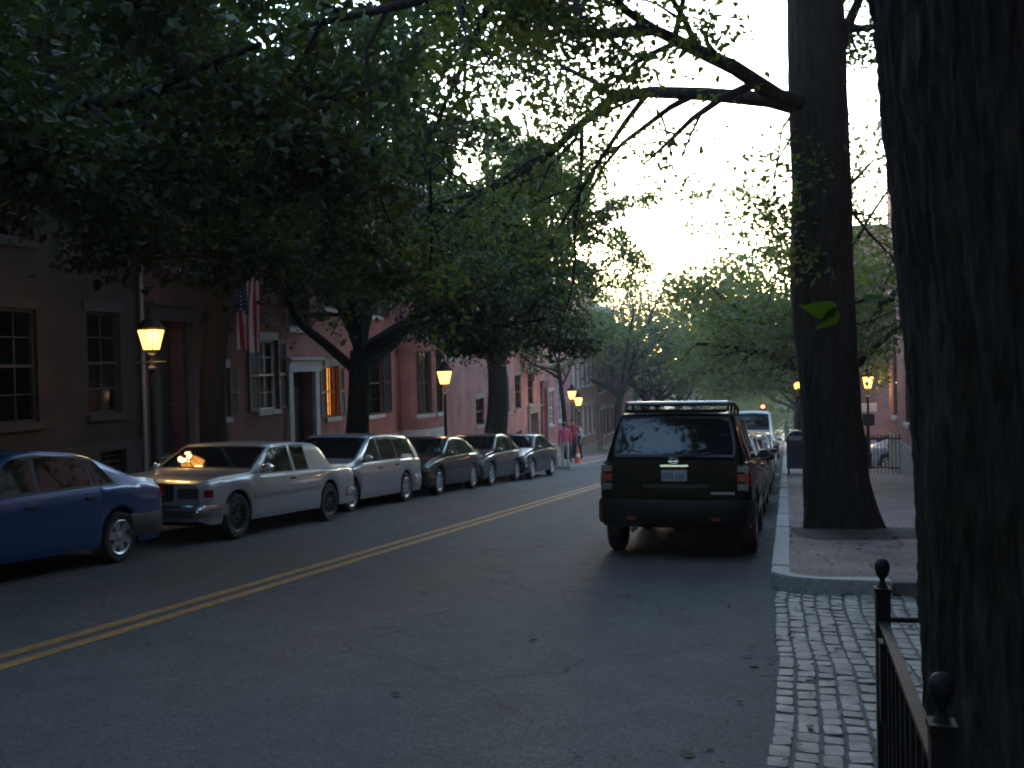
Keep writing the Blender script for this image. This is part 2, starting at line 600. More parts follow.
def strip(name, m, x0, x1, y0, y1, dz, ny=1, thick=0.0):
    b = MB()
    ys = np.linspace(y0, y1, ny + 1)
    for a, c in zip(ys[:-1], ys[1:]):
        if thick:
            vs = [(x0, a, gz(a) + dz - thick), (x1, a, gz(a) + dz - thick), (x1, c, gz(c) + dz - thick), (x0, c, gz(c) + dz - thick),
                  (x0, a, gz(a) + dz), (x1, a, gz(a) + dz), (x1, c, gz(c) + dz), (x0, c, gz(c) + dz)]
            b.add(vs, [(0, 3, 2, 1), (4, 5, 6, 7), (0, 1, 5, 4), (1, 2, 6, 5), (2, 3, 7, 6), (3, 0, 4, 7)])
        else:
            b.quad((x0, a, gz(a) + dz), (x1, a, gz(a) + dz), (x1, c, gz(c) + dz), (x0, c, gz(c) + dz))
    return struct(name, b, m)


g = MB()
prof = [(-90, gz(-90)), (YEND, gz(YEND)), (260, gz(200) - 1), (3000, gz(200) - 1)]
g.grid([[(-2500, y, z - 0.10), (2500, y, z - 0.10)] for y, z in prof][::-1])
struct('ground', g, 'earth')
strip('road', 'asphalt', KL, KR + 0.075, -40, YEND, 0.0)
strip('road_marking', 'yellow', -5.14, -5.02, -40, 120, 0.004)
strip('road_marking', 'yellow', -4.91, -4.79, -40, 120, 0.004)
strip('sidewalk', 'pavebrick', XF - 0.3, KL - 0.17, -40, YEND, 0.14, 1, 0.3)


def kerb_stones(x0, x1, y0, y1, dz=0.15):
    b = MB()
    y = y0
    while y < y1:
        L = random.uniform(1.5, 2.3)
        a, c = y + 0.006, min(y + L, y1) - 0.006
        h = dz + random.uniform(-0.008, 0.008)
        j = random.uniform(-0.008, 0.008)
        vs = [(x0 + j, a, gz(a) - 0.1), (x1 + j, a, gz(a) - 0.1), (x1 + j, c, gz(c) - 0.1), (x0 + j, c, gz(c) - 0.1),
              (x0 + j, a, gz(a) + h), (x1 + j, a, gz(a) + h), (x1 + j, c, gz(c) + h), (x0 + j, c, gz(c) + h)]
        b.add(vs, [(0, 3, 2, 1), (4, 5, 6, 7), (0, 1, 5, 4), (1, 2, 6, 5), (2, 3, 7, 6), (3, 0, 4, 7)])
        y += L
    return b


struct('kerb', kerb_stones(KL - 0.17, KL, -20, 130), 'granite', bevel=0.015)
# the pavement widens where the people stand
strip('sidewalk', 'pavebrick', KL, -8.17, 37.4, 72, 0.139, 1, 0.3)
struct('kerb', kerb_stones(-8.17, -8.0, 37.4, 72), 'granite', bevel=0.015)
strip('kerb', 'granite', KL + 0.002, -8.0, 37.22, 37.39, 0.15, 1, 0.3)
YK = 9.35                                        # where the right pavement begins, beyond the setts
rk = kerb_stones(KR, KR + 0.17, YK + 0.85, 110)
# rounded corner stone and the return along the setts
arc = []
for k in range(9):
    a = math.pi + (math.pi / 2) * k / 8
    arc.append((KR + 0.5 + 0.5 * math.cos(a), YK + 0.5 + 0.5 * math.sin(a)))
outer = [(KR, YK + 0.84)] + arc + [(KR + 1.05, YK)]
inner = [(KR + 0.17, YK + 0.84)] + [(KR + 0.5 + 0.33 * math.cos(math.pi + (math.pi / 2) * k / 8), YK + 0.5 + 0.33 * math.sin(math.pi + (math.pi / 2) * k / 8)) for k in range(9)] + [(KR + 1.05, YK + 0.30)]
n = len(outer)
T = [[(x, y, gz(y) - 0.1) for x, y in outer], [(x, y, gz(y) + 0.15) for x, y in outer], [(x, y, gz(y) + 0.15) for x, y in inner], [(x, y, gz(y) - 0.1) for x, y in inner]]
rk.grid(T)
rk.quad(T[0][-1], T[3][-1], T[2][-1], T[1][-1])
rk.quad(T[0][0], T[1][0], T[2][0], T[3][0])
struct('kerb', rk, 'granite', bevel=0.014)
rk = MB()
xx = KR + 1.062
for L in (1.5, 1.4, 1.4):
    vs = [(xx, YK, gz(YK) - 0.1), (xx + L, YK, gz(YK) - 0.1), (xx + L, YK + 0.12, gz(YK) - 0.1), (xx, YK + 0.12, gz(YK) - 0.1),
          (xx, YK, gz(YK) + 0.14), (xx + L, YK, gz(YK) + 0.14), (xx + L, YK + 0.12, gz(YK) + 0.14), (xx, YK + 0.12, gz(YK) + 0.14)]
    rk.add(vs, [(0, 3, 2, 1), (4, 5, 6, 7), (0, 1, 5, 4), (1, 2, 6, 5), (2, 3, 7, 6), (3, 0, 4, 7)])
    xx += L + 0.01
struct('kerb', rk, 'mortar', bevel=0.01)
sw = MB()
poly = [(KR + 0.172, 110), (KR + 0.172, YK + 0.84)] + inner[1:-1] + [(KR + 1.06, YK + 0.30), (KR + 1.06, YK + 0.122), (XR + 2.5, YK + 0.122), (XR + 2.5, 110)]
sw.add([(x, y, gz(y) + 0.138) for x, y in poly], [tuple(range(len(poly)))])
struct('sidewalk', sw, 'pavebrick')
# near pavement by the railing
nw = MB()
nw.add([(0.30, -20, gz(-20) + 0.10), (6, -20, gz(-20) + 0.10), (6, 3.25, gz(3.25) + 0.10), (0.30, 3.25, gz(3.25) + 0.10),
        (0.30, -20, gz(-20) - 0.1), (6, -20, gz(-20) - 0.1), (6, 3.25, gz(3.25) - 0.1), (0.30, 3.25, gz(3.25) - 0.1)],
       [(0, 1, 2, 3), (2, 6, 7, 3), (3, 7, 4, 0)])
struct('sidewalk', nw, 'pavebrick')

# granite setts of the side entrance
b = MB()
b.quad((KR + 0.07, -20, gz(-20) + 0.016), (6, -20, gz(-20) + 0.016), (6, YK, gz(YK) + 0.016), (KR + 0.07, YK, gz(YK) + 0.016))
struct('sett_bed', b, 'mortar')
setts = MB()
x = KR + 0.06
col = 0
while x < 4.6:
    w = random.uniform(0.105, 0.128)
    y = 2.6 + random.uniform(0, 0.2)
    drift = random.uniform(-0.02, 0.02)
    while y < YK - 0.03:
        L = random.uniform(0.12, 0.21)
        if y + L > YK - 0.01:
            L = YK - 0.015 - y
            if L < 0.06:
                break
        wob = 0.022 * math.sin(y * 1.3 + col * 0.12) + 0.006 * math.sin(y * 4.1 + col * 0.3)
        g0 = random.uniform(0.002, 0.006)
        x0, x1, y0, y1 = x + wob + g0 + drift * 0, x + w + wob - g0 * 0.6, y + g0, y + L - g0 * 0.7
        hz = random.uniform(0.020, 0.027)
        tx, ty = random.uniform(-0.004, 0.004), random.uniform(-0.005, 0.005)
        jit = [[(random.uniform(-0.004, 0.004), random.uniform(-0.006, 0.006)) for _ in range(2)] for _ in range(2)]
        P = []
        for i in range(6):
            row = []
            for j in range(6):
                a, c = (0, 0.07, 0.3, 0.7, 0.93, 1)[i], (0, 0.045, 0.3, 0.7, 0.955, 1)[j]
                jx = (jit[0][0][0] * (1 - a) + jit[1][0][0] * a) * (1 - c) + (jit[0][1][0] * (1 - a) + jit[1][1][0] * a) * c
                jy = (jit[0][0][1] * (1 - a) + jit[1][0][1] * a) * (1 - c) + (jit[0][1][1] * (1 - a) + jit[1][1][1] * a) * c
                e = max(abs(2 * a - 1), abs(2 * c - 1))
                rr = 1 - e ** 5
                px_ = x0 + (x1 - x0) * (a if 0 < i < 5 else a) + jx
                py_ = y0 + (y1 - y0) * c + jy
                corner = (abs(2 * a - 1) ** 4) * (abs(2 * c - 1) ** 4) * 0.008
                px_ += corner * (1 if a < 0.5 else -1)
                py_ += corner * (1 if c < 0.5 else -1)
                pz = gz(py_) + 0.004 + (hz + tx * (2 * a - 1) + ty * (2 * c - 1) + random.uniform(-0.002, 0.002)) * (0.80 + 0.20 * rr)
                if e > 0.99:
                    pz = gz(py_) - 0.004
                row.append((px_, py_, pz))
            P.append(row)
        setts.grid([r for r in P])
        y += L
    x += w
    col += 1
struct('cobblestones', setts, 'sett', smooth=60)

# bare earth round the second tree
TB = ground_at(846, 533, 0.14)                  # base of the roadside tree
pit = MB()
ring = []
for k in range(40):
    a = 2 * math.pi * k / 40
    rx = (1.0 if math.cos(a) > 0 else 0.62) * (1.25 + 0.18 * math.sin(3 * a + 1) + random.uniform(-0.06, 0.06))
    ry = 1.0 + 0.15 * math.sin(2 * a) + random.uniform(-0.06, 0.06)
    px_ = max(TB.x + rx * math.cos(a), KR + 0.2)
    py_ = TB.y + 0.1 + ry * math.sin(a)
    ring.append((px_, py_, gz(py_) + 0.142))
P = [ring, [(TB.x + (p[0] - TB.x) * 0.6, TB.y + (p[1] - TB.y) * 0.6, gz(TB.y + (p[1] - TB.y) * 0.6) + 0.175 + random.uniform(-0.01, 0.01)) for p in ring],
     [(TB.x + (p[0] - TB.x) * 0.1, TB.y + (p[1] - TB.y) * 0.1, gz(TB.y + (p[1] - TB.y) * 0.1) + 0.20) for p in ring]]
pit.grid(P, 0, True)
struct('tree_pit', pit, 'soil', smooth=60)


# ================================================================== TREES
class Skel:
    def __init__(s):
        s.tubes, s.anch = [], []


def unit(v):
    return v / (np.linalg.norm(v) + 1e-9)


def perp_dir(d, ang, az):
    a = np.cross(d, (0, 0, 1.0))
    if np.linalg.norm(a) < 0.05:
        a = np.cross(d, (1.0, 0, 0))
    a = unit(a)
    b_ = np.cross(d, a)
    return unit(d * math.cos(ang) + (a * math.cos(az) + b_ * math.sin(az)) * math.sin(ang))


HMIN = 0.0


def grow(S, p, d, L, r, lev, top, rs, trop=(0.02, -0.02, -0.05, -0.08), nc=(0, 7, 6, 5), pts=None):
    """one branch with its children; twigs get leaf anchors"""
    if pts is None:
        n_ = max(4, int(L / 0.45)) if lev < 3 else 4
        pts = [np.array(p, float)]
        q = np.array(p, float)
        dd = np.array(d, float)
        for i in range(n_):
            dd = unit(dd + rs.normal(0, 0.13, 3) + np.array((0, 0, trop[min(lev, 3)])))
            q = q + dd * L / n_
            if HMIN > 0 and len(pts) > 2 and dd[2] < 0.15 and q[2] < gz(q[1]) + HMIN:
                break
            pts.append(q.copy())
    else:
        pts = [np.array(t, float) for t in pts]
        L = sum(np.linalg.norm(b_ - a) for a, b_ in zip(pts[:-1], pts[1:]))
    n_ = len(pts) - 1
    rad = [max(0.004, r * (1 - 0.75 * i / n_)) for i in range(n_ + 1)]
    S.tubes.append((pts, rad, 10 if lev <= 1 else (6 if lev == 2 else 4)))
    if lev >= 2:
        for i in range(len(pts)):
            if lev > 2 or i > n_ * 0.5:
                S.anch.append(pts[i])
    if lev < top:
        k_ = nc[lev]
        for k in range(k_):
            t = 0.22 + 0.78 * (k + rs.random()) / k_
            f = min(t * n_, n_ - 1e-3)
            i = int(f)
            pos = pts[i] + (pts[i + 1] - pts[i]) * (f - i)
            if lev >= 1 and pos[2] < gz(pos[1]) + HMIN + 0.25:
                continue
            dd = unit(pts[i + 1] - pts[i])
            cd = perp_dir(dd, R(rs.uniform(32, 68)), k * 2.4 + rs.uniform(-0.6, 0.6))
            grow(S, pos, cd, L * rs.uniform(0.34, 0.52) * (1.15 - 0.5 * t), rad[i] * 0.55, lev + 1, top, rs, trop, nc)
    # twig continuing at the end
    return pts


def leaves(A, count, size, rs, spread=0.16, clip=None):
    """many folded six-point leaves round the twig anchors: vertices, faces, tint"""
    A = np.asarray(A)
    # clumps: anchors get uneven numbers of leaves
    w = rs.gamma(0.8, 1.0, len(A))
    idx = rs.choice(len(A), count, p=w / w.sum())
    P = A[idx] + rs.normal(0, spread, (count, 3)) * np.array((1, 1, 0.7))
    if clip is not None:
        k = clip(P)
        P, idx = P[k], idx[k]
    n_ = len(P)
    s = size * rs.uniform(0.65, 1.25, n_)
    az = rs.uniform(0, 2 * np.pi, n_)
    dr = rs.uniform(-1.1, 0.35, n_)
    ax = np.stack([np.cos(az) * np.cos(dr), np.sin(az) * np.cos(dr), np.sin(dr)], 1)
    up = np.stack([rs.normal(0, 0.55, n_), rs.normal(0, 0.55, n_), np.ones(n_)], 1)
    sd = np.cross(ax, up)
    sd /= np.linalg.norm(sd, axis=1)[:, None] + 1e-9
    nr = np.cross(sd, ax)
    s = s[:, None]
    wd = s * 0.36
    V = np.stack([P, P + ax * s * 0.30 + sd * wd + nr * s * 0.08, P + ax * s * 0.72 + sd * wd * 0.72 + nr * s * 0.05, P + ax * s * 1.0 - nr * s * 0.10,
                  P + ax * s * 0.72 - sd * wd * 0.72 + nr * s * 0.05, P + ax * s * 0.30 - sd * wd + nr * s * 0.08], 1).reshape(-1, 3)
    o = (np.arange(n_) * 6)[:, None]
    Fc = np.concatenate([o + np.array([[0, 1, 2, 3]]), o + np.array([[0, 3, 4, 5]])], 1).ravel()
    ct = rs.random(len(A))
    tint = np.clip(0.55 * ct[idx] + 0.45 * rs.random(n_), 0, 1)
    return V, Fc, np.repeat(tint, 6)


def crown(root, A, count, size, m, rs, spread=0.16, clip=None, name='crown'):
    V, Fc, tint = leaves(A, count, size, rs, spread, clip)
    V = V - np.array(root.location)
    o = np_mesh(name, V, Fc, 4, [m], root)
    at = o.data.attributes.new('tint', 'FLOAT', 'POINT')
    at.data.foreach_set('value', tint.astype(np.float32))
    return o


def wood(root, S, m, rs=None, name='trunk', extra=None):
    b_ = extra or MB()
    off = Vector(root.location)
    for pts, rad, n_ in S.tubes:
        b_.tube([Vector(p) - off for p in pts], rad, n_)
    return b_.build(name, m, root, smooth=70)


def trunk_tube(base, top, r0, r1, rs, flare=1.6, bend=0.15, n_=12):
    pts, rad = [], []
    bx, by = rs.normal(0, bend, 2)
    for i in range(n_ + 1):
        t = i / n_
        p = base + (top - base) * t + np.array((bx, by, 0)) * math.sin(math.pi * t)
        pts.append(p)
        rad.append((r0 + (r1 - r0) * t) * (1 + (flare - 1) * math.exp(-t * n_ * 0.55)))
    pts[0] = pts[0] - np.array((0, 0, 0.15))
    return pts, rad


def street_tree(name, label, x, y, h_fork, r0, nl, Ll, count, size, m, seed, group=None, inc=(25, 78), lean=(0, 0), fork=False, spread=0.2, clip=None, zoff=0.14, bark='bark', lean_bias=None, detail=3, hmin=3.2):
    global HMIN
    HMIN = hmin
    rs = np.random.default_rng(seed)
    z0 = gz(y) + zoff
    root = thing(name, label, 'tree', (x, y, z0), group=group)
    S = Skel()
    base = np.array((x, y, z0))
    top = base + np.array((lean[0], lean[1], h_fork))
    pts, rad = trunk_tube(base, top, r0, r0 * 0.82, rs, bend=0.08 + 0.02 * h_fork)
    S.tubes.append((pts, rad, 14))
    d0 = unit(top - base)
    az0 = rs.uniform(0, 6.28)
    for k in range(nl):
        inc_k = R(inc[0] + (inc[1] - inc[0]) * ((k * 0.618) % 1.0))
        az = az0 + k * 2.4
        d = np.array((math.sin(inc_k) * math.cos(az), math.sin(inc_k) * math.sin(az), math.cos(inc_k)))
        if lean_bias is not None:
            d = unit(d + np.array(lean_bias))
        Lk = Ll * (1.28 - 0.62 * inc_k / R(80)) * rs.uniform(0.9, 1.12)
        st = pts[-1] if k % 2 == 0 else pts[-2 - (k % 3)]
        grow(S, st, d, Lk, r0 * (0.62 if k < 2 else 0.42), 1, detail, rs)
    wood(root, S, bark)
    lim = lambda P: P[:, 2] > -SL * P[:, 1] + hmin - 0.35 + 0.5 * np.sin(P[:, 0] * 2.3) * np.sin(P[:, 1] * 1.9) + rs.normal(0, 0.42, len(P))
    crown(root, S.anch, count, size, m, rs, spread, lim)
    HMIN = 0.0
    return root


def kerb_y(px, X):
    """where on the line x = X a thing seen at pixel column px stands"""
    return on_x(px, 400, X).y


LX = -10.15
# left row, near to far
street_tree('street_tree', 'nearest leafy street tree at the left edge above the blue sedan', LX, 8.6, 3.9, 0.26, 11, 7.4, 60000, 0.125, 'leaf_shade', 21, 'street trees of the left row', lean_bias=(0.1, 0.05, 0.1), hmin=3.2)
street_tree('street_tree', 'leafy street tree whose trunk rises behind the white coupe by the flag', LX, kerb_y(218, LX), 5.3, 0.235, 11, 7.2, 60000, 0.12, 'leaf_shade', 22, 'street trees of the left row', lean=(0.6, 0.1), lean_bias=(0.1, 0, 0), hmin=4.5)
street_tree('street_tree', 'forked leafy street tree behind the silver station wagon', LX, kerb_y(352, LX), 3.3, 0.30, 11, 7.2, 74000, 0.12, 'leaf_shade', 33, 'street trees of the left row', hmin=3.2, inc=(10, 78), lean=(0.2, 0.1), lean_bias=(0.16, 0, 0.05))
street_tree('street_tree', 'thick straight street tree behind the line of dark parked cars', LX, kerb_y(489, LX), 5.2, 0.39, 12, 8.0, 60000, 0.13, 'leaf_mid', 24, 'street trees of the left row', lean=(0.1, 0.2), lean_bias=(0.10, 0, 0.1), hmin=6.0, inc=(10, 66))
street_tree('street_tree', 'thin leaning young street tree beside the two lit lanterns', LX, kerb_y(566, LX), 4.6, 0.12, 7, 3.8, 5000, 0.15, 'leaf_mid', 25, 'street trees of the left row', lean=(-0.4, 0.2), hmin=4.2)
for i, (yy, sd) in enumerate(((64, 26), (74, 27), (83, 28), (98, 29), (116, 30))):
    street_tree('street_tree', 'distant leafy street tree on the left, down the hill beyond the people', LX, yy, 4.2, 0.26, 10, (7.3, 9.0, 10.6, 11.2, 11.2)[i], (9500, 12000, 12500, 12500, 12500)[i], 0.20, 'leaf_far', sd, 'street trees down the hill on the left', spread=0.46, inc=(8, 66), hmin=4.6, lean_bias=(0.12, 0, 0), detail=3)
# right row
for i, (yy, sd, xx_) in enumerate(((27, 41, 1.5), (38, 42, 1.0), (52, 43, 1.0), (66, 44, 1.0), (82, 45, 1.0), (100, 46, 1.0))):
    street_tree('street_tree', ('leafy tree just beyond the thick roadside trunk, by the mailbox' if i == 0 else 'leafy tree on the right beyond the mailbox, its crown touching the nearer one') if i < 2 else 'distant leafy street tree on the right, down the hill beyond the mailbox',
                xx_, yy, (3.2, 3.6, 3.8, 3.8, 3.8, 3.8)[i], 0.24, 10, (5.0, 6.6, 9.8, 10.8, 11.4, 11.4)[i], 14000 if i < 2 else 10000, 0.14 if i < 2 else 0.24, 'leaf_far', sd,
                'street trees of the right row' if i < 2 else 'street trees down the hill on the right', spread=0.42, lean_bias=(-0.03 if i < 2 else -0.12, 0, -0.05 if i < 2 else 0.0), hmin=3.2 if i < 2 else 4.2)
for i, (xx_, yy, sd) in enumerate(((LX, 0.5, 81), (LX, -9, 82), (0.9, -8, 83), (0.9, -17, 84), (-5, -30, 85), (-2, -44, 86), (-8, -50, 87), (3, -52, 88))):  # unseen trees added to block sky light from behind the camera
    street_tree('street_tree', 'unseen shade tree added up the hill behind the viewpoint', xx_, yy, 4.0, 0.26, 9, 7.8, 15000, 0.30, 'leaf_shade', sd, 'unseen shade trees added behind the viewpoint', spread=0.3, hmin=2.6 if yy > -28 else 0.5, lean_bias=(0.1 if xx_ < -6 else -0.1, -0.1, 0))
# trees at the foot of the street
for i, (xx_, yy, sd) in enumerate(((-16, 150, 51), (-6, 158, 52), (6, 150, 53), (-28, 165, 54), (17, 162, 55), (0.2, 132, 56))):
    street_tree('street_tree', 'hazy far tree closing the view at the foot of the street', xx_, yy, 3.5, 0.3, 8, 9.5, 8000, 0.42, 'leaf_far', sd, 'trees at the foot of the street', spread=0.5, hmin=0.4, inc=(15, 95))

# --- the thick roadside tree with the long limbs over the road
rs = np.random.default_rng(61)
rt = thing('street_tree', 'thick roadside tree beyond the rounded kerb, limbs reaching over the road', 'tree', (TB.x, TB.y, gz(TB.y) + 0.14), group='street trees of the right row')
dT = 13.55


def D(px, py, dep):
    return np.array(at_depth(px, py, dep))


S = Skel()
axis = [(846, 537), (842, 512), (837, 480), (831, 420), (827, 360), (824, 300), (821, 240), (820, 180), (819, 120), (818, 60), (814, 0), (808, -80), (800, -180), (795, -300)]
wid = [88, 72, 64, 58, 57, 60, 59, 57, 56, 56, 54, 46, 38, 26]
tp = [D(px, py, dT) for px, py in axis]
tp[0][2] -= 0.25
tr_ = [w_ * dT / FPX / 2 for w_ in wid]
# trunk as a ridged surface with buttress roots
NT, NV = 64, 130
base_arr = np.array(tp)
tt = np.linspace(0, len(tp) - 1, NV)
cx = np.stack([np.interp(tt, np.arange(len(tp)), base_arr[:, k]) for k in range(3)], 1)
rr = np.interp(tt, np.arange(len(tp)), tr_)
th = np.linspace(0, 2 * np.pi, NT, endpoint=False)
TH, HH = np.meshgrid(th, cx[:, 2])
hrel = HH - HH[0, 0]
rid = 1 - np.abs(2 * vnoise(TH / (2 * np.pi) * 22, HH * 1.6 + 7, 22) - 1)
rad2 = rr[:, None] * (1 + 0.05 * (rid - 0.5)) * (1 + 0.30 * np.exp(-np.maximum(hrel, 0) / 0.28) * (np.cos(5 * TH + 0.6 + 0.5 * np.sin(2 * TH)) + 0.35 * np.cos(8 * TH + 2)) + 0.04 * np.sin(HH * 2.1 + 3 * TH))
VV = np.stack([cx[:, 0][:, None] + rad2 * np.cos(TH), cx[:, 1][:, None] + rad2 * np.sin(TH), HH], 2) - np.array(rt.location)
mbT = MB()
mbT.grid([[tuple(p) for p in row] for row in VV], 0, True)
limbs = [
    ([(815, 105, 13.5), (780, 98, 13.2), (735, 68, 12.8), (690, 47, 12.4), (655, 30, 12.0), (625, 10, 11.6), (600, -20, 11.2)], 0.13),
    ([(815, 112, 13.5), (770, 100, 13.6), (705, 94, 14.0), (650, 92, 14.4), (612, 99, 14.8), (580, 125, 15.2), (545, 158, 15.6), (500, 185, 16.0), (455, 200, 16.4), (420, 207, 16.8)], 0.115),
    ([(655, 30, 12.0), (600, 34, 11.6), (575, 30, 11.4), (560, 10, 11.2), (540, -5, 11.0), (500, -30, 10.8)], 0.07),
    ([(580, 125, 15.2), (575, 140, 15.1), (550, 165, 15.0), (535, 200, 14.9), (533, 235, 14.9)], 0.04),
    ([(800, 100, 13.4), (782, 130, 13.0), (776, 170, 12.8), (772, 215, 12.7)], 0.022),
    ([(795, 130, 13.4), (778, 160, 13.2), (768, 200, 13.1), (770, 250, 13.0)], 0.018),
    ([(640, 96, 14.4), (590, 120, 13.6), (560, 135, 13.0)], 0.03),
    ([(800, -60, 13.4), (700, -70, 12.5), (600, -60, 11.6), (500, -30, 10.8), (430, -2, 10.2), (370, 12, 9.8), (300, 27, 9.4)], 0.11),
    ([(470, -20, 10.5), (462, 20, 10.5), (455, 50, 10.5), (443, 80, 10.5)], 0.02),
    ([(835, 60, 13.4), (850, 20, 13.6), (868, -20, 13.9), (890, -80, 14.3)], 0.10),
    ([(835, 190, 13.6), (868, 232, 14.6), (905, 270, 15.6)], 0.035),
]
for pts_, r_ in limbs:
    P3 = [D(*p) for p in pts_]
    grow(S, None, None, 0, r_, 1 if r_ > 0.05 else 2, 3, rs, nc=(0, 9, 5, 4), pts=P3)
anch_low = list(S.anch)
# upper crown, above the frame
for k in range(8):
    az = k * 2.4
    d = np.array((math.cos(az) * 0.75, math.sin(az) * 0.75, 0.75))
    grow(S, tp[-2 - (k % 2)], d, 5.0 * rs.uniform(0.8, 1.1), 0.12, 1, 3, rs)
anch_up = S.anch[len(anch_low):]
wood(rt, S, 'bark', extra=mbT)
V1, F1, T1 = leaves(anch_low, 14000, 0.090, rs, 0.2)
V2, F2, T2 = leaves(anch_up, 13000, 0.15, rs, 0.25)
Vc = np.concatenate([V1, V2]) - np.array(rt.location)
oc = np_mesh('crown', Vc, np.concatenate([F1, F2 + len(V1)]), 4, ['leaf_mid'], rt)
at = oc.data.attributes.new('tint', 'FLOAT', 'POINT')
at.data.foreach_set('value', np.concatenate([T1, T2]).astype(np.float32))

# --- the big trunk in the foreground, behind the railing
rs = np.random.default_rng(71)
dB = 2.75
lx = [(932, 768), (929, 640), (924, 520), (917, 400), (905, 270), (890, 140), (873, 0), (845, -160), (825, -330)]
NTB, NVB = 520, 240
cl = np.array([np.array(at_depth(px, py, dB)) for px, py in lx])
cl = np.concatenate([[cl[0] + (cl[0] - cl[1]) * 3.0], [cl[0] + (cl[0] - cl[1]) * 1.5], cl])
rB = np.array([0.52, 0.43, 0.40, 0.39, 0.385, 0.38, 0.38, 0.38, 0.385, 0.40, 0.42])
right = np.array(_M @ Vector((1, 0, 0)))
tt = np.linspace(0, len(cl) - 1, NVB)
cxB = np.stack([np.interp(tt, np.arange(len(cl)), cl[:, k]) for k in range(3)], 1)
rrB = np.interp(tt, np.arange(len(cl)), rB)
cxB = cxB + right[None, :] * rrB[:, None]
zb = gz(2.3) + 0.05
cxB[:, 2] = np.maximum(cxB[:, 2], zb - 0.3)
bt = thing('street_tree', 'massive ridged trunk filling the right edge behind the iron railing', 'tree', (cxB[0, 0], cxB[0, 1], zb), group='street trees of the right row')
th = np.linspace(0, 2 * np.pi, NTB, endpoint=False)
TH, HH = np.meshgrid(th, cxB[:, 2])
wob = 0.9 * vnoise(TH / (2 * np.pi) * 9, HH * 2.0 + 3, 9) + 0.5 * vnoise(TH / (2 * np.pi) * 24, HH * 6 + 31, 24)
U = TH / (2 * np.pi) * 64
n1 = vnoise(np.mod(U + 2.2 * wob, 64), HH * 1.15 + 50, 64)
n2 = vnoise(np.mod(U * 2 + 1.2 * wob, 128), HH * 5.0 + 90, 128)
ridge = 1 - np.abs(2 * n1 - 1) ** 0.8
crack = (vnoise(TH / (2 * np.pi) * 40, HH * 13 + 11, 40) > 0.72) * 0.25
radB = rrB[:, None] + 0.036 * (ridge - 0.95) + 0.020 * (n2 - 0.8) - 0.015 * crack
VB = np.stack([cxB[:, 0][:, None] + radB * np.cos(TH), cxB[:, 1][:, None] + radB * np.sin(TH), HH], 2) - np.array(bt.location)
ii, jj = np.meshgrid(np.arange(NVB - 1), np.arange(NTB), indexing='ij')
k2 = (jj + 1) % NTB
Fb = np.stack([ii * NTB + jj, ii * NTB + k2, (ii + 1) * NTB + k2, (ii + 1) * NTB + jj], 2).reshape(-1)
np_mesh('trunk', VB.reshape(-1, 3), Fb, 4, ['bark_near'], bt, smooth=True)
S = Skel()
topB = cxB[-1]
HMIN = 6.8
for k in range(9):
    az = k * 2.4 + 0.4
    d = unit(np.array((math.cos(az) * 0.8, math.sin(az) * 0.8 - 0.45, 0.75)))
    grow(S, topB, d, 7.0 * rs.uniform(0.8, 1.1), 0.15, 1, 3, rs, trop=(0, 0.02, 0, 0.0))
wood(bt, S, 'bark', name='limbs')
HMIN = 0.0
crown(bt, S.anch, 44000, 0.16, 'leaf_mid', rs, 0.3, lambda P: P[:, 2] > 4.2 + 0.30 * np.maximum(P[:, 1], 0))  # unseen crown, enlarged and spread backward to shade the foreground
# small fresh sprout from the trunk
sp = MB()
s0, s1, s2 = [Vector(at_depth(*p)) - Vector(bt.location) for p in ((893, 300, 2.72), (862, 301, 2.66), (836, 308, 2.62))]
sp.tube([s0, s1, s2], [0.006, 0.0045, 0.003], 6)
spo = sp.build('sprout', 'bark', bt)


def big_leaf(px, py, dep, L, ang, tilt, parent, off, m='leaf_lit'):
    o_ = Vector(at_depth(px, py, dep)) - off
    rt_, up_ = _M @ Vector((1, 0, 0)), _M @ Vector((0, 1, 0))
    fw = (_M @ Vector((0, 0, -1))).normalized()
    ax = (rt_ * math.cos(ang) + up_ * math.sin(ang)).normalized()
    sd = (rt_ * -math.sin(ang) + up_ * math.cos(ang))
    sd = (sd * math.cos(tilt) + fw * math.sin(tilt)).normalized()
    nr = ax.cross(sd)
    P = []
    for i in range(9):
        t = i / 8
        w_ = 0.36 * L * (math.sin(math.pi * min(1, t * 1.02) ** 0.72)) ** 0.9 * (1 - 0.25 * t) if 0 < i < 8 else 0.002
        c = o_ + ax * (L * t) - nr * (0.18 * L * t * t)
        P.append([c + sd * w_ * k + nr * abs(k) * w_ * 0.25 for k in (-1, -0.5, 0, 0.5, 1)])
    b_ = MB()
    b_.grid(P)
    o = b_.build('leaf', m, parent, smooth=80)
    a_ = o.data.attributes.new('tint', 'FLOAT', 'POINT')
    a_.data.foreach_set('value', np.full(len(o.data.vertices), 0.7, np.float32))
    return o


offb = Vector(bt.location)
big_leaf(838, 308, 2.62, 0.098, R(183), 0.8, spo, offb)
big_leaf(838, 309, 2.62, 0.075, R(228), 0.5, spo, offb)
big_leaf(862, 301, 2.66, 0.08, R(10), 1.1, spo, offb)


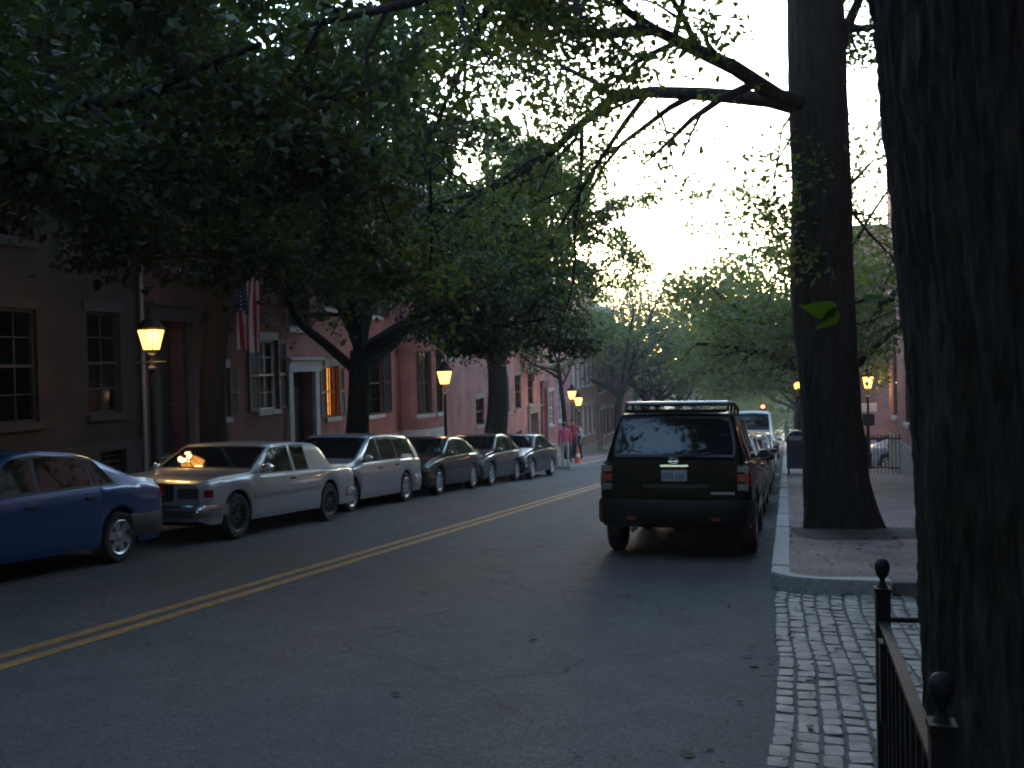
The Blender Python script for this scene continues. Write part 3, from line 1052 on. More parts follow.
# ================================================================== HOUSES
def window(root, u0, u1, z0, z1, frame='dark_trim', sill='stone', lintel='stone', curtain=None, cols=2, warp=None):
    w_ = MB()
    x0, x1 = -0.13, -0.07
    f = 0.055
    w_.box(x0, x1, u0, u0 + f, z0, z1).box(x0, x1, u1 - f, u1, z0, z1)
    w_.box(x0, x1, u0 + f, u1 - f, z0, z0 + f).box(x0, x1, u0 + f, u1 - f, z1 - f, z1)
    zm = (z0 + z1) / 2
    w_.box(x0, x1 + 0.015, u0 + f, u1 - f, zm - 0.025, zm + 0.025)
    for k in range(1, cols):
        uc = u0 + (u1 - u0) * k / cols
        w_.box(x0 + 0.01, x1 - 0.01, uc - 0.011, uc + 0.011, z0 + f, zm - 0.025).box(x0 + 0.01, x1 - 0.01, uc - 0.011, uc + 0.011, zm + 0.025, z1 - f)
    for q in (0.25, 0.75):
        zc = z0 + (z1 - z0) * q
        w_.box(x0 + 0.012, x1 - 0.012, u0 + f, u1 - f, zc - 0.011, zc + 0.011)
    if warp:
        w_.v = [warp(p) for p in w_.v]
    win = w_.build('window', frame, root)

    def part(name, mb, m, **kw):
        if warp:
            mb.v = [warp(p) for p in mb.v]
        return mb.build(name, m, win, **kw)
    part('pane', MB().quad((-0.145, u0, z0), (-0.145, u1, z0), (-0.145, u1, z1), (-0.145, u0, z1)), 'pane')
    if sill:
        part('sill', MB().box(-0.18, 0.07, u0 - 0.08, u1 + 0.08, z0 - 0.12, z0 - 0.003), sill)
    if lintel:
        part('lintel', MB().box(-0.02, 0.025, u0 - 0.09, u1 + 0.09, z1 + 0.003, z1 + 0.19), lintel)
    if curtain:
        rows = []
        for i in range(25):
            u = u0 + 0.05 + (u1 - u0 - 0.1) * i / 24
            xx_ = -0.24 + 0.018 * math.sin(i * 1.9)
            rows.append([(xx_, u, z0 + 0.02), (xx_, u, z1 - 0.02)])
        part('curtain', MB().grid(rows), curtain, smooth=60)
    return win


def shutter(root, u0, u1, z0, z1):
    s = MB()
    x0, x1 = 0.012, 0.05
    f = 0.05
    s.box(x0, x1, u0, u0 + f, z0, z1).box(x0, x1, u1 - f, u1, z0, z1)
    for a, c in ((z0, z0 + 0.07), ((z0 + z1) / 2 - 0.035, (z0 + z1) / 2 + 0.035), (z1 - 0.07, z1)):
        s.box(x0, x1, u0 + f, u1 - f, a, c)
    z = z0 + 0.075
    while z < z1 - 0.1:
        if abs(z + 0.02 - (z0 + z1) / 2) > 0.06:
            s.add([(x0 + 0.002, u0 + f, z + 0.045), (x1 - 0.004, u0 + f, z), (x1 - 0.004, u1 - f, z), (x0 + 0.002, u1 - f, z + 0.045)], [(0, 1, 2, 3)])
        z += 0.05
    return s.build('shutter', 'shutter', root)


def door(root, u0, u1, z0, z1, m='dark_trim', surround='stone', transom=0.45, sidelight=None, steps=3, gzl=0.0):
    d_ = MB()
    x0 = -0.30
    zt = z1 - transom
    d_.box(x0 - 0.05, x0, u0, u1, z0, zt)
    uw = u1 - u0
    for a, c in ((0.12, 0.45), (0.55, 0.88)):
        for e, f in ((0.08, 0.38), (0.46, 0.92)):
            d_.box(x0, x0 + 0.02, u0 + uw * a, u0 + uw * c, z0 + (zt - z0) * e, z0 + (zt - z0) * f)
    do = d_.build('door', m, root)
    MB().lathe([(0.012, 0), (0.03, 0.02), (0.033, 0.045), (0.01, 0.06)], (x0 + 0.0, u0 + uw * 0.9, z0 + 1.0), 10, axis='x').build('handle', 'chrome', do, smooth=50)
    t = MB()
    t.box(x0 - 0.05, x0 + 0.03, u0, u1, zt, zt + 0.07).box(x0 - 0.05, x0 + 0.03, u0, u1, z1 - 0.05, z1)
    t.box(x0 - 0.04, x0, (u0 + u1) / 2 - 0.015, (u0 + u1) / 2 + 0.015, zt + 0.07, z1 - 0.05)
    to = t.build('transom', m, root)
    MB().quad((x0 - 0.03, u0, zt + 0.06), (x0 - 0.03, u1, zt + 0.06), (x0 - 0.03, u1, z1 - 0.04), (x0 - 0.03, u0, z1 - 0.04)).build('pane', 'pane', to)
    s = MB()
    s.box(-0.02, 0.10, u0 - 0.24, u0 - 0.002, z0, z1 + 0.002).box(-0.02, 0.10, u1 + 0.002, u1 + 0.24, z0, z1 + 0.002)
    s.box(-0.02, 0.14, u0 - 0.28, u1 + 0.28, z1 + 0.004, z1 + 0.30).box(-0.02, 0.22, u0 - 0.34, u1 + 0.34, z1 + 0.302, z1 + 0.38)
    s.build('door_surround', surround, root, bevel=0.01)
    if sidelight:
        MB().box(x0 - 0.03, x0 + 0.012, u0 + 0.05, u0 + 0.26, z0 + 0.9, zt - 0.15).build('sidelight', sidelight, do)
    st = MB()
    nst = max(1, round((z0 - gzl) / 0.17))
    for k in range(nst):
        zt_ = z0 - 0.004 - k * (z0 - gzl) / nst
        st.box(-0.30 if k == 0 else 0.0 + (k - 1) * 0.27 + 0.30, 0.30 + k * 0.27, u0 - 0.2, u1 + 0.2, gzl - 0.4, zt_)
    st.build('steps', 'stone', root)


def wall_mesh(Wd, z0, z1, ops, depth, m, root, name='wall', rev=0.17):
    us = sorted({0.0, Wd} | {o['u0'] for o in ops} | {o['u1'] for o in ops})
    zs = sorted({z0, z1} | {o['z0'] for o in ops} | {o['z1'] for o in ops})
    b_ = MB()
    for i in range(len(us) - 1):
        for j in range(len(zs) - 1):
            uc, zc = (us[i] + us[i + 1]) / 2, (zs[j] + zs[j + 1]) / 2
            if any(o['u0'] < uc < o['u1'] and o['z0'] < zc < o['z1'] for o in ops):
                continue
            b_.quad((0, us[i], zs[j]), (0, us[i + 1], zs[j]), (0, us[i + 1], zs[j + 1]), (0, us[i], zs[j + 1]))
    for o in ops:
        r = o.get('rev', rev)
        a, c, e, f = o['u0'], o['u1'], o['z0'], o['z1']
        b_.quad((0, a, e), (-r, a, e), (-r, c, e), (0, c, e)).quad((0, a, f), (0, c, f), (-r, c, f), (-r, a, f))
        b_.quad((0, a, e), (0, a, f), (-r, a, f), (-r, a, e)).quad((0, c, e), (-r, c, e), (-r, c, f), (0, c, f))
    # sides, back
    b_.quad((0, 0, z0), (0, 0, z1), (-depth, 0, z1), (-depth, 0, z0))
    b_.quad((0, Wd, z0), (-depth, Wd, z0), (-depth, Wd, z1), (0, Wd, z1))
    b_.quad((-depth, 0, z0), (-depth, 0, z1), (-depth, Wd, z1), (-depth, Wd, z0))
    return b_.build(name, m, root)


def house(label, y0, y1, zroof, brick, ops, side='L', frame='dark_trim', sill='stone', lintel='stone', base_top=None, base_m='stone', cornice='white_trim', depth=11.0, roof='flat', chim=1, name='brick_house', X=None, spout=None, floors=0, fl=3.05):
    """ops: dicts in world y / world z; type win|door|base; repeats upward by floors"""
    Wd = y1 - y0
    X = (XF if side == 'L' else XR) if X is None else X
    zg = gz(y1) + 0.1
    if side == 'L':
        root = thing(name, label, 'house', (X, y0, zg), group='brick houses along the left side' if side == 'L' else None)
    else:
        root = thing(name, label, 'house', (X, y1, zg), (0, 0, math.pi))
    L = []
    for o in ops:
        q = dict(o)
        ya, yb = min(o['y']), max(o['y'])
        q['u0'], q['u1'] = (ya - y0, yb - y0) if side == 'L' else (y1 - yb, y1 - ya)
        q['u0'], q['u1'] = max(q['u0'], 0.12), min(q['u1'], Wd - 0.12)
        q['z0'], q['z1'] = min(o['z']) - zg, max(o['z']) - zg
        if q['u1'] - q['u0'] < 0.25:
            continue
        L.append(q)
    top = zroof - zg
    up = []
    for q in L:
        if q.get('t', 'win') == 'base' or not q.get('rep', True):
            continue
        for k in range(1, floors + 1):
            r = dict(q)
            r['t'] = 'win'
            zz = q['z0'] if q.get('t', 'win') == 'win' else q.get('upz', q['z1'] - 1.9)
            h = (q['z1'] - q['z0']) if q.get('t', 'win') == 'win' else 1.75
            r['z0'] = zz + fl * k
            r['z1'] = r['z0'] + min(h, 1.75) * (1.0 if k < 2 else 0.85)
            r['cur'] = random.choice([None, 'curtain', None])
            r['shut'] = q.get('shut', False)
            if r['z1'] < top - 0.5:
                up.append(r)
    L += up
    for q in L:
        if q.get('t') == 'door':
            q['rev'] = 0.36
    wall_mesh(Wd, -1.2, top, L, depth, brick, root)
    for q in L:
        t = q.get('t', 'win')
        if t == 'win':
            window(root, q['u0'], q['u1'], q['z0'], q['z1'], q.get('frame', frame), sill, lintel, q.get('cur'))
            if q.get('shut'):
                sw_ = (q['u1'] - q['u0']) * 0.48
                shutter(root, q['u0'] - sw_ - 0.02, q['u0'] - 0.02, q['z0'], q['z1'])
                shutter(root, q['u1'] + 0.02, q['u1'] + 0.02 + sw_, q['z0'], q['z1'])
        elif t == 'base':
            window(root, q['u0'], q['u1'], q['z0'], q['z1'], 'dark_trim', None, None)
        else:
            ym = (q['u0'] + q['u1']) / 2
            yw = y0 + ym if side == 'L' else y1 - ym
            door(root, q['u0'], q['u1'], q['z0'], q['z1'], q.get('m', 'dark_trim'), q.get('sur', 'stone'), sidelight=q.get('side'), gzl=gz(yw) + 0.14 - zg)
    if base_top is not None:
        bt_ = base_top - zg
        bb = MB()
        cuts = sorted([(q['u0'] - (0.26 if q.get('t') == 'door' else 0), q['u1'] + (0.26 if q.get('t') == 'door' else 0), q) for q in L if q['z0'] < bt_ - 0.02], key=lambda c: c[0])
        u = 0.0
        for a, c, q in cuts:
            if a > u:
                bb.box(-0.02, 0.045, u, a, -1.2, bt_)
            if q.get('t') != 'door':
                bb.box(-0.02, 0.045, max(a, u), c, -1.2, q['z0'])
                if q['z1'] < bt_:
                    bb.box(-0.02, 0.045, max(a, u), c, q['z1'], bt_)
            u = max(u, c)
        if u < Wd:
            bb.box(-0.02, 0.045, u, Wd, -1.2, bt_)
        bb.build('stone_base', base_m, root)
    cb = MB()
    cb.box(-0.3, 0.10, 0.0, Wd, top - 0.34, top - 0.18).box(-0.3, 0.24, 0.0, Wd, top - 0.178, top).box(-0.3, 0.34, 0, Wd, top + 0.002, top + 0.09)
    for k in range(int(Wd / 0.35)):
        cb.box(0.10, 0.22, 0.1 + k * 0.35, 0.22 + k * 0.35, top - 0.34, top - 0.181)
    cb.build('cornice', cornice, root)
    rf = MB()
    rf.box(-depth, -0.02, 0, Wd, top + 0.092, top + 0.2)
    if roof == 'mansard':
        a = [(-0.15, 0, top + 0.2), (-0.15, Wd, top + 0.2), (-1.6, Wd, top + 2.1), (-1.6, 0, top + 2.1), (-depth, Wd, top + 2.3), (-depth, 0, top + 2.3), (-depth, Wd, top + 0.2), (-depth, 0, top + 0.2)]
        rf.add(a, [(0, 1, 2, 3), (3, 2, 4, 5), (1, 6, 4, 2), (0, 3, 5, 7), (5, 4, 6, 7)])
    ro = rf.build('roof', 'slate', root)
    for k in range(chim):
        uu = Wd - 0.7 if k == 0 else 0.7
        ch = MB().box(-4.6, -3.6, uu - 0.35, uu + 0.35, top + 0.2, top + 1.6).box(-4.66, -3.54, uu - 0.41, uu + 0.41, top + 1.602, top + 1.72)
        co = ch.build('chimney', brick, ro)
        MB().lathe([(0.12, 0), (0.10, 0.35), (0.12, 0.36), (0.12, 0.42)], (-4.1, uu - 0.12, top + 1.72), 10).build('chimney_pot', 'brick_orange', co)
    if spout is not None:
        su = spout - y0 if side == 'L' else y1 - spout
        MB().tube([(0.07, su, top - 0.35), (0.07, su, -0.2)], 0.045, 8).build('downspout', 'galv', root, smooth=50)
    return root


def px_op(x0, y0, x1, y1, t='win', X=XF, **kw):
    a, c = on_x(x0, (y0 + y1) / 2, X), on_x(x1, (y0 + y1) / 2, X)
    xm = (x0 + x1) / 2
    zt, zb_ = on_x(xm, y0, X).z, on_x(xm, y1, X).z
    return dict(y=(a.y, c.y), z=(zb_, zt), t=t, **kw)


def fy(px):
    return on_x(px, 400, XF).y


YA1, YB1, YC1, YD1, YE1, YF1, YG1 = fy(146), fy(287), fy(346), fy(433), fy(497), fy(541), fy(570)
# A: brown house at the left edge, shade put into brick and trim colour
house('shaded brown brick house with stone base at the left edge, behind the blue sedan', -42.0, YA1, 8.6, 'brick_shaded',  # unseen length behind the camera added to block light
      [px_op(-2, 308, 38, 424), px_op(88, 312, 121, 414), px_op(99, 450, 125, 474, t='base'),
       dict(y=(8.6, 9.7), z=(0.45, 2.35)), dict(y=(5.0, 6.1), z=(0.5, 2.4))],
      frame='dark_trim', sill='shaded_stone', lintel='shaded_stone', base_top=on_x(120, 441, XF).z, base_m='shaded_stone', floors=2, spout=YA1 - 0.15, cornice='dark_trim')
# B: louvred shutters, flag, arched stone doorway
hB = house('brick house with black louvred shutters and stone doorway, flag hanging in front', YA1, YB1, 7.9, 'brick_red',
           [px_op(157, 322, 184, 455, t='door', side='lit_dim', sur='shaded_stone', rep=True), px_op(210, 368, 228, 418, shut=True, frame='white_trim', cur='curtain'), px_op(258, 340, 277, 410, shut=True, frame='white_trim', cur='curtain')],
           sill='white_stone', lintel='white_stone', floors=2, cornice='white_trim', chim=2)
# C: pale door frame, orange lit window
house('rose brick house with pale columned doorway and one orange lit window', YB1, YC1, 7.4, 'brick_pink',
      [px_op(291, 372, 313, 447, t='door', sur='white_stone'), px_op(326, 366, 338, 417, shut=True, cur='lit')],
      sill='white_stone', lintel='stone', floors=2, base_top=on_x(330, 443, XF).z)
# D: with the bow front
hD = house('rose brick house with rounded bow front on a white stone base', YC1, YD1, 7.2, 'brick_pink',
           [px_op(364, 352, 382, 415, shut=True), ], sill='white_stone', lintel='white_stone', floors=2, base_top=on_x(380, 436, XF).z, base_m='white_stone')
# bow front
bw0, bw1 = fy(397) - YC1, fy(430) - YC1
bm_, br_ = (bw0 + bw1) / 2, (bw1 - bw0) / 2
zgD = gz(YD1) + 0.1
wz0, wz1 = on_x(412, 413, XF).z - zgD, on_x(412, 352, XF).z - zgD


def bow(p):
    t = max(-1.0, min(1.0, (p[1] - bm_) / br_))
    e = 0.95 * math.sqrt(max(0, 1 - t * t * 0.98))
    return (p[0] + e, p[1], p[2])


def bow_ring(z0, z1, holes, name, m, out=0.0, parent=None):
    b_ = MB()
    us = np.linspace(bw0, bw1, 41)
    zs = sorted({z0, z1} | {h[2] for h in holes if z0 < h[2] < z1} | {h[3] for h in holes if z0 < h[3] < z1})
    for i in range(40):
        for j in range(len(zs) - 1):
            uc, zc = (us[i] + us[i + 1]) / 2, (zs[j] + zs[j + 1]) / 2
            if any(h[0] < uc < h[1] and h[2] < zc < h[3] for h in holes):
                continue
            for off, flip in ((out, False), (-0.16, True)):
                q = [bow((off, us[i], zs[j])), bow((off, us[i + 1], zs[j])), bow((off, us[i + 1], zs[j + 1])), bow((off, us[i], zs[j + 1]))]
                b_.quad(*(q[::-1] if flip else q))
    for zz in (z0, z1):
        for i in range(40):
            b_.quad(bow((out, us[i], zz)), bow((out, us[i + 1], zz)), bow((-0.16, us[i + 1], zz)), bow((-0.16, us[i], zz)))
    return b_.build(name, m, parent)


st_ = (bw1 - bw0) / 40
holes = []
for k, (a, c) in enumerate(((4, 12), (16, 24), (28, 36))):
    for f_ in range(3):
        holes.append((bw0 + a * st_, bw0 + c * st_, wz0 + 3.0 * f_, wz1 + 3.0 * f_ - 0.15 * f_))
bz = on_x(412, 428, XF).z - zgD
bow_ring(bz, 7.2 - zgD - 0.2, holes, 'bow_front', 'brick_pink', 0, hD)
bow_ring(-1.2, bz - 0.003, [], 'bow_base', 'white_stone', 0.05, hD)
bow_ring(7.2 - zgD - 0.197, 7.2 - zgD + 0.1, [], 'bow_cornice', 'white_trim', 0.2, hD)
for h in holes:
    window(hD, h[0], h[1], h[2], h[3], 'dark_trim', 'white_stone', None, None, warp=bow)
# E
house('plain rose brick house front behind the lit lantern and thick street tree', YD1, YE1, 6.6, 'brick_pink',
      [px_op(476, 398, 484, 425), px_op(447, 330, 456, 358, rep=False), px_op(463, 330, 471, 356, rep=False), px_op(447, 285, 456, 315, rep=False), px_op(463, 285, 471, 315, rep=False)],
      floors=2, sill='stone')
# F1, F2
house('red brick house with stone framed door and three tall dark windows', YE1, YF1, 6.1, 'brick_rosy',
      [px_op(503, 377, 509, 412), px_op(515, 375, 521, 409), px_op(528, 373, 533, 404), px_op(529, 413, 537, 440, t='door', sur='stone', rep=False), px_op(516, 431, 522, 438, t='base')],
      floors=2, fl=2.75)
house('red brick house with arched doorway and white blinds in its windows', YF1, YG1, 5.6, 'brick_rosy',
      [px_op(541, 388, 545.5, 442, t='door', sur='brick_red', rep=False), px_op(549, 391, 553.5, 425, frame='white_trim', cur='curtain'), px_op(558, 387, 562.5, 421, frame='white_trim', cur='curtain')],
      floors=2, fl=3.3, sill='white_stone', lintel='white_stone', frame='white_trim')
# further down the hill
y = YG1
hb = [('orange brick', 'brick_orange'), ('red brick', 'brick_red'), ('rose brick', 'brick_pink'), ('dark brick', 'brick_shaded'), ('red brick', 'brick_red')]
labs = ['orange brick house just down the hill past the people, many narrow windows', 'red brick house second down the hill beyond the people, half hidden by trees',
        'rose brick house third down the hill beyond the people, behind the tree trunks', 'dark brick house far down the left side behind trees', 'last red brick house of the left row at the hill foot']
for k in range(5):
    w_ = (8.5, 7.5, 9.0, 10.0, 12.0)[k]
    zg = gz(y + w_) + 0.14
    o = []
    nb = int(w_ / 1.6)
    for j in range(nb):
        yy = y + 0.7 + j * (w_ - 1.2) / nb
        if j == 0:
            o.append(dict(y=(yy, yy + 0.95), z=(zg + 0.75, zg + 3.2), t='door', sur='stone'))
        else:
            o.append(dict(y=(yy, yy + 0.8), z=(zg + 1.4, zg + 3.2), cur=random.choice([None, 'curtain'])))
    house(labs[k], y, y + w_, zg + 10.6 - 0.4 * k, hb[k][1], o, floors=2, fl=3.1, frame='white_trim' if k % 2 == 0 else 'dark_trim', sill='white_stone', lintel='stone', base_top=zg + 0.7)
    y += w_
# right side: the near brick building whose far corner shows, and the house across the side street
YRC = 36.0
wzs = -1.2
house('rose brick building on the right with stone water table, seen between the trunks', -42.0, YRC, 9.0, 'brick_pink',  # stretched uphill out of view to keep sky light off the foreground
      [dict(y=(33.6, 34.7), z=(-0.55, 1.6)), dict(y=(30.2, 31.3), z=(-0.55, 1.6)), dict(y=(26.8, 27.9), z=(-0.55, 1.6)), dict(y=(22.0, 23.1), z=(-0.1, 2.0)), dict(y=(17.5, 18.6), z=(0.2, 2.3)), dict(y=(13, 14.1), z=(0.4, 2.5)), dict(y=(8.5, 9.6), z=(0.5, 2.6))],
      side='R', X=XR, base_top=wzs, base_m='stone', floors=2, sill='white_stone', chim=1)
o = [dict(y=(50 + 2.4 * j, 51 + 2.4 * j), z=(gz(52) + 1.5, gz(52) + 3.4)) for j in range(6)]
house('red brick corner house across the side street, behind the lit lamp post', 48.5, 65, 7.2, 'brick_red', o, side='R', X=2.6, base_top=gz(48) + 0.9, base_m='white_stone', floors=2, chim=1)
o = [dict(y=(66.2 + 2.4 * j, 67.2 + 2.4 * j), z=(gz(80) + 2.0, gz(80) + 3.9)) for j in range(8)]
house('brick house far down the right side, hidden behind tree crowns', 65, 86, 5.6, 'brick_orange', o, side='R', X=2.9, floors=2, chim=1)


# ================================================================== VEHICLES
def paint(name, c, metal=0.3, rough=0.32):
    if max(c) < 0.05:
        return mat(name, c, 0.24, 0.0, coat=0.22, spec=0.3)
    return mat(name, c, rough, metal, coat=0.8, spec=0.5)


def smooth_interp(cp, xs, k=0.06):
    cp = sorted(cp)
    X_ = np.array([c[0] for c in cp])
    Z_ = np.array([c[1] for c in cp])
    acc = 0
    for dx, w_ in ((-1.5, 0.1), (-0.75, 0.22), (0, 0.36), (0.75, 0.22), (1.5, 0.1)):
        acc = acc + w_ * np.interp(xs + dx * k, X_, Z_)
    return acc


def make_car(name, label, cat, sp, loc, heading, group):
    L, W = sp['L'], sp['W']
    h = L / 2
    ml = Matrix.Rotation(-math.atan(SL), 4, 'X') @ Matrix.Rotation(heading, 4, 'Z')
    root = thing(name, label, cat, loc, ml.to_euler(), group)
    pm = sp['paint']
    wr, zw = sp.get('wr', 0.31), sp.get('wr', 0.31)
    axf, axr = sp['axf'], sp['axr']
    ra = sp.get('ra', wr + 0.055)
    zb0 = sp.get('zb', 0.2)
    tum = sp.get('tum', 0.30)

    def sec(x):
        x = float(x)
        t = abs(x) / h
        w = W / 2 * (1 - 0.055 * max(0, (t - 0.35) / 0.65) ** 2)
        e = max(0.0, (abs(x) - (h - 0.16)) / 0.16)
        w *= (1 - sp.get('endr', 0.10) * e ** 2.2)
        zs = float(smooth_interp(sp['zs'], np.array([x]))[0])
        zt = float(smooth_interp(sp['zt'], np.array([x]), sp.get('ksm', 0.06))[0])
        zt = max(zt, zs + 0.025)
        zb = zb0 + 0.06 * e
        for ax in (axf, axr):
            d = abs(x - ax)
            if d < ra:
                zb = max(zb, zw + math.sqrt(ra * ra - d * d) - 0.01)
        zb = min(zb, zs - 0.10)
        hc = zt - zs
        ws = 0.955 * w
        wtop = ws - 0.025 - tum * hc
        if e > 0:
            zs_ = zs - 0.03 * e ** 2
        else:
            zs_ = zs
        P = [(0, zb), (0.80 * w, zb), (0.965 * w, zb + 0.015), (0.985 * w, zb + 0.12 * (zs_ - zb)), (0.995 * w, zb + 0.35 * (zs_ - zb)), (1.0 * w, zb + 0.62 * (zs_ - zb)), (0.99 * w, zb + 0.84 * (zs_ - zb)),
             (0.975 * w, zb + 0.95 * (zs_ - zb)), (ws, zs_), (ws - 0.022, zs_ + 0.008)]
        a = P[-1]
        for q in (0.3, 0.6, 0.86):
            P.append((a[0] + (wtop - a[0]) * q / 0.9, a[1] + (zs_ + hc * 0.9 - a[1]) * q / 0.9))
        P += [(wtop - 0.012, zs_ + hc * 0.93), (wtop * 0.94, zs_ + hc * 0.972), (wtop * 0.7, zs_ + hc * 1.0), (wtop * 0.35, zs_ + hc * 1.012), (0, zs_ + hc * 1.016)]
        return P, zs_, zt, wtop

    def side_y(x, z):
        P = sec(x)[0][2:13]
        return float(np.interp(z, [p[1] for p in P], [p[0] for p in P]))

    xs = sorted(set(np.round(np.concatenate([np.linspace(-h, h, 120), np.linspace(axf - ra, axf + ra, 22), np.linspace(axr - ra, axr + ra, 22), [h - 0.01, h - 0.03, h - 0.06, -h + 0.01, -h + 0.03, -h + 0.06]]), 4)))
    rows = []
    for x in xs:
        P = sec(x)[0]
        rows.append([(x, p[0], p[1]) for p in P] + [(x, -p[0], p[1]) for p in P[-2:0:-1]])
    b_ = MB()
    b_.grid(rows, 0, True)
    nj = len(rows[0])
    nP = len(sec(0)[0])
    for i in range(len(rows) - 1):
        for j in range(nj):
            if j in (0, 1) or j in (nj - 1, nj - 2):
                b_.m[i * nj + j] = 1
    for r_, rev_ in ((rows[0], True), (rows[-1], False)):
        o = len(b_.v)
        b_.v += r_
        f = tuple(range(o, o + nj))
        b_.f.append(f if rev_ else f[::-1])
        b_.m.append(0)
    bmx = bmesh.new()
    body = b_.build('body', [pm, 'under'], root)
    bmx.from_mesh(body.data)
    bmesh.ops.recalc_face_normals(bmx, faces=bmx.faces)
    bmx.to_mesh(body.data)
    bmx.free()
    body.data.shade_smooth()
    body.data.set_sharp_from_angle(angle=R(32))

    def side_patch(quad, off, s, nu=8, nv=4):
        """quad: bl, br, tr, tl in (x,z); s=+1 left, -1 right"""
        (xa, za), (xb, zb_), (xc, zc), (xd, zd) = quad
        rows_ = []
        for j in range(nv + 1):
            v = j / nv
            rw = []
            for i in range(nu + 1):
                u = i / nu
                x = (xa + (xb - xa) * u) * (1 - v) + (xd + (xc - xd) * u) * v
                z = (za + (zb_ - za) * u) * (1 - v) + (zd + (zc - zd) * u) * v
                rw.append((x, s * (side_y(x, z) + off), z))
            rows_.append(rw)
        if s < 0:
            rows_ = rows_[::-1]
        return rows_

    def zlo(x):
        return sec(x)[1] + 0.03

    def zhi(x):
        P, zs, zt, wt = sec(x)
        return zs + (zt - zs) * 0.87

    def grow_q(q, e):
        cxm, czm = sum(p[0] for p in q) / 4, sum(p[1] for p in q) / 4
        return [(p[0] + math.copysign(e, p[0] - cxm), p[1] + math.copysign(e * 0.8, p[1] - czm)) for p in q]

    for s in (1, -1):
        for (b0, b1, t0, t1) in sp['win']:
            q = [(b1, zlo(b1)), (b0, zlo(b0)), (t0, zhi(t0)), (t1, zhi(t1))]
            tm = MB()
            tm.grid(side_patch(grow_q(q, 0.022), 0.004, s))
            wo = tm.build('window_trim', sp.get('trim', 'black_plastic'), root, smooth=60)
            MB().grid(side_patch(q, 0.007, s)).build('side_window', 'carglass', wo, smooth=60)
        for (d0, d1) in sp['doors']:
            zl, zh0, zh1 = zb0 + 0.09, sec(d0)[1] - 0.012, sec(d1)[1] - 0.012
            q = [(d1, zl), (d0, zl), (d0, zh0), (d1, zh1)]
            # keep clear of the wheel arches
            dm = MB()
            dm.grid(side_patch(q, 0.0015, s, 14, 8), 1)
            qi = grow_q(q, -0.012)
            dm.grid(side_patch(qi, 0.0035, s, 14, 8), 0)
            do = dm.build('door', [pm, 'under'], root, smooth=60)
            hx, hz = (d0 + 0.16, min(zh0, zh1) - 0.075)
            hy = side_y(hx, hz)
            hb_ = MB().box(hx - 0.08, hx + 0.08, s * hy - 0.01, s * hy + 0.025, hz - 0.015, hz + 0.015) if s > 0 else MB().box(hx - 0.08, hx + 0.08, -hy - 0.025, -hy + 0.01, hz - 0.015, hz + 0.015)
            hb_.build('handle', sp.get('handle', 'black_plastic'), do, bevel=0.006)
        if sp.get('mould'):
            zmd = sp['mould']
            x0m, x1m = axr + ra + 0.02, axf - ra - 0.02
            MB().grid(side_patch([(x1m, zmd), (x0m, zmd), (x0m, zmd + 0.05), (x1m, zmd + 0.05)], 0.014, s, 14, 1)).build('moulding', sp.get('mould_m', 'black_plastic'), root)
        # mirror
        mxp = sp['mirror']
        my = side_y(mxp, zlo(mxp))
        mm = MB()
        mm.lathe([(0.02, -0.05), (0.075, -0.045), (0.085, 0.0), (0.07, 0.05), (0.02, 0.075)], (mxp, 0, 0), 12, axis='x')
        mm.v = [(p[0], s * (my + 0.10) + p[1] * 1.15, zlo(mxp) + 0.07 + p[2] * 0.8) for p in mm.v]
        mm.tube([(mxp, s * (my - 0.02), zlo(mxp) + 0.02), (mxp, s * (my + 0.06), zlo(mxp) + 0.05)], 0.022, 6)
        mm.build('mirror', sp.get('mirror_m', pm), root, smooth=45)
        # wheels
        for ax in (axf, axr):
            yc = s * (W / 2 - 0.115)
            tw = 0.095
            ty_ = MB()
            ty_.lathe([(wr * 0.66, tw * 0.9), (wr * 0.72, tw), (wr * 0.90, tw * 1.02), (wr * 0.97, tw * 0.82), (wr, tw * 0.5), (wr, -tw * 0.5), (wr * 0.97, -tw * 0.82), (wr * 0.9, -tw), (wr * 0.66, -tw)], (0, 0, 0), 36, axis='y', caps=False)
            rim = MB()
            so = s
            rr_ = wr * 0.67
            rim.lathe([(rr_, 0.092), (rr_ * 0.97, 0.096), (rr_ * 0.88, 0.085), (rr_ * 0.86, 0.03)], (0, 0, 0), 36, axis='y', caps=False)
            rim.lathe([(rr_ * 0.27, 0.055), (rr_ * 0.25, 0.078), (rr_ * 0.12, 0.088), (0.004, 0.09)], (0, 0, 0), 18, axis='y', caps=False)
            ns = sp.get('spokes', 5)
            for k in range(ns):
                a = 2 * math.pi * k / ns + 0.2
                ca, sa = math.cos(a), math.sin(a)
                w0, w1 = sp.get('spw', (0.045, 0.035))
                for (r0_, r1_) in ((rr_ * 0.2, rr_ * 0.92),):
                    P_ = []
                    for r_, ww, yy in ((r0_, w0, 0.072), (r1_, w1, 0.078)):
                        P_.append([(r_ * ca - ww * sa, yy, r_ * sa + ww * ca), (r_ * ca + ww * sa, yy, r_ * sa - ww * ca), (r_ * ca + ww * sa, yy - 0.03, r_ * sa - ww * ca), (r_ * ca - ww * sa, yy - 0.03, r_ * sa + ww * ca)])
                    rim.grid(P_, 0, True)
            rim.lathe([(0.002, 0.02), (rr_ * 0.9, 0.02)], (0, 0, 0), 24, 1, axis='y', caps=False)
            for mb2 in (ty_, rim):
                mb2.v = [(ax + p[0], yc + so * p[1], zw + p[2]) for p in mb2.v]
            wo = rim.build('wheel', [sp.get('rim', 'alloy'), 'under'], root, smooth=40)
            ty_.build('tyre', 'rubber', wo, smooth=40)

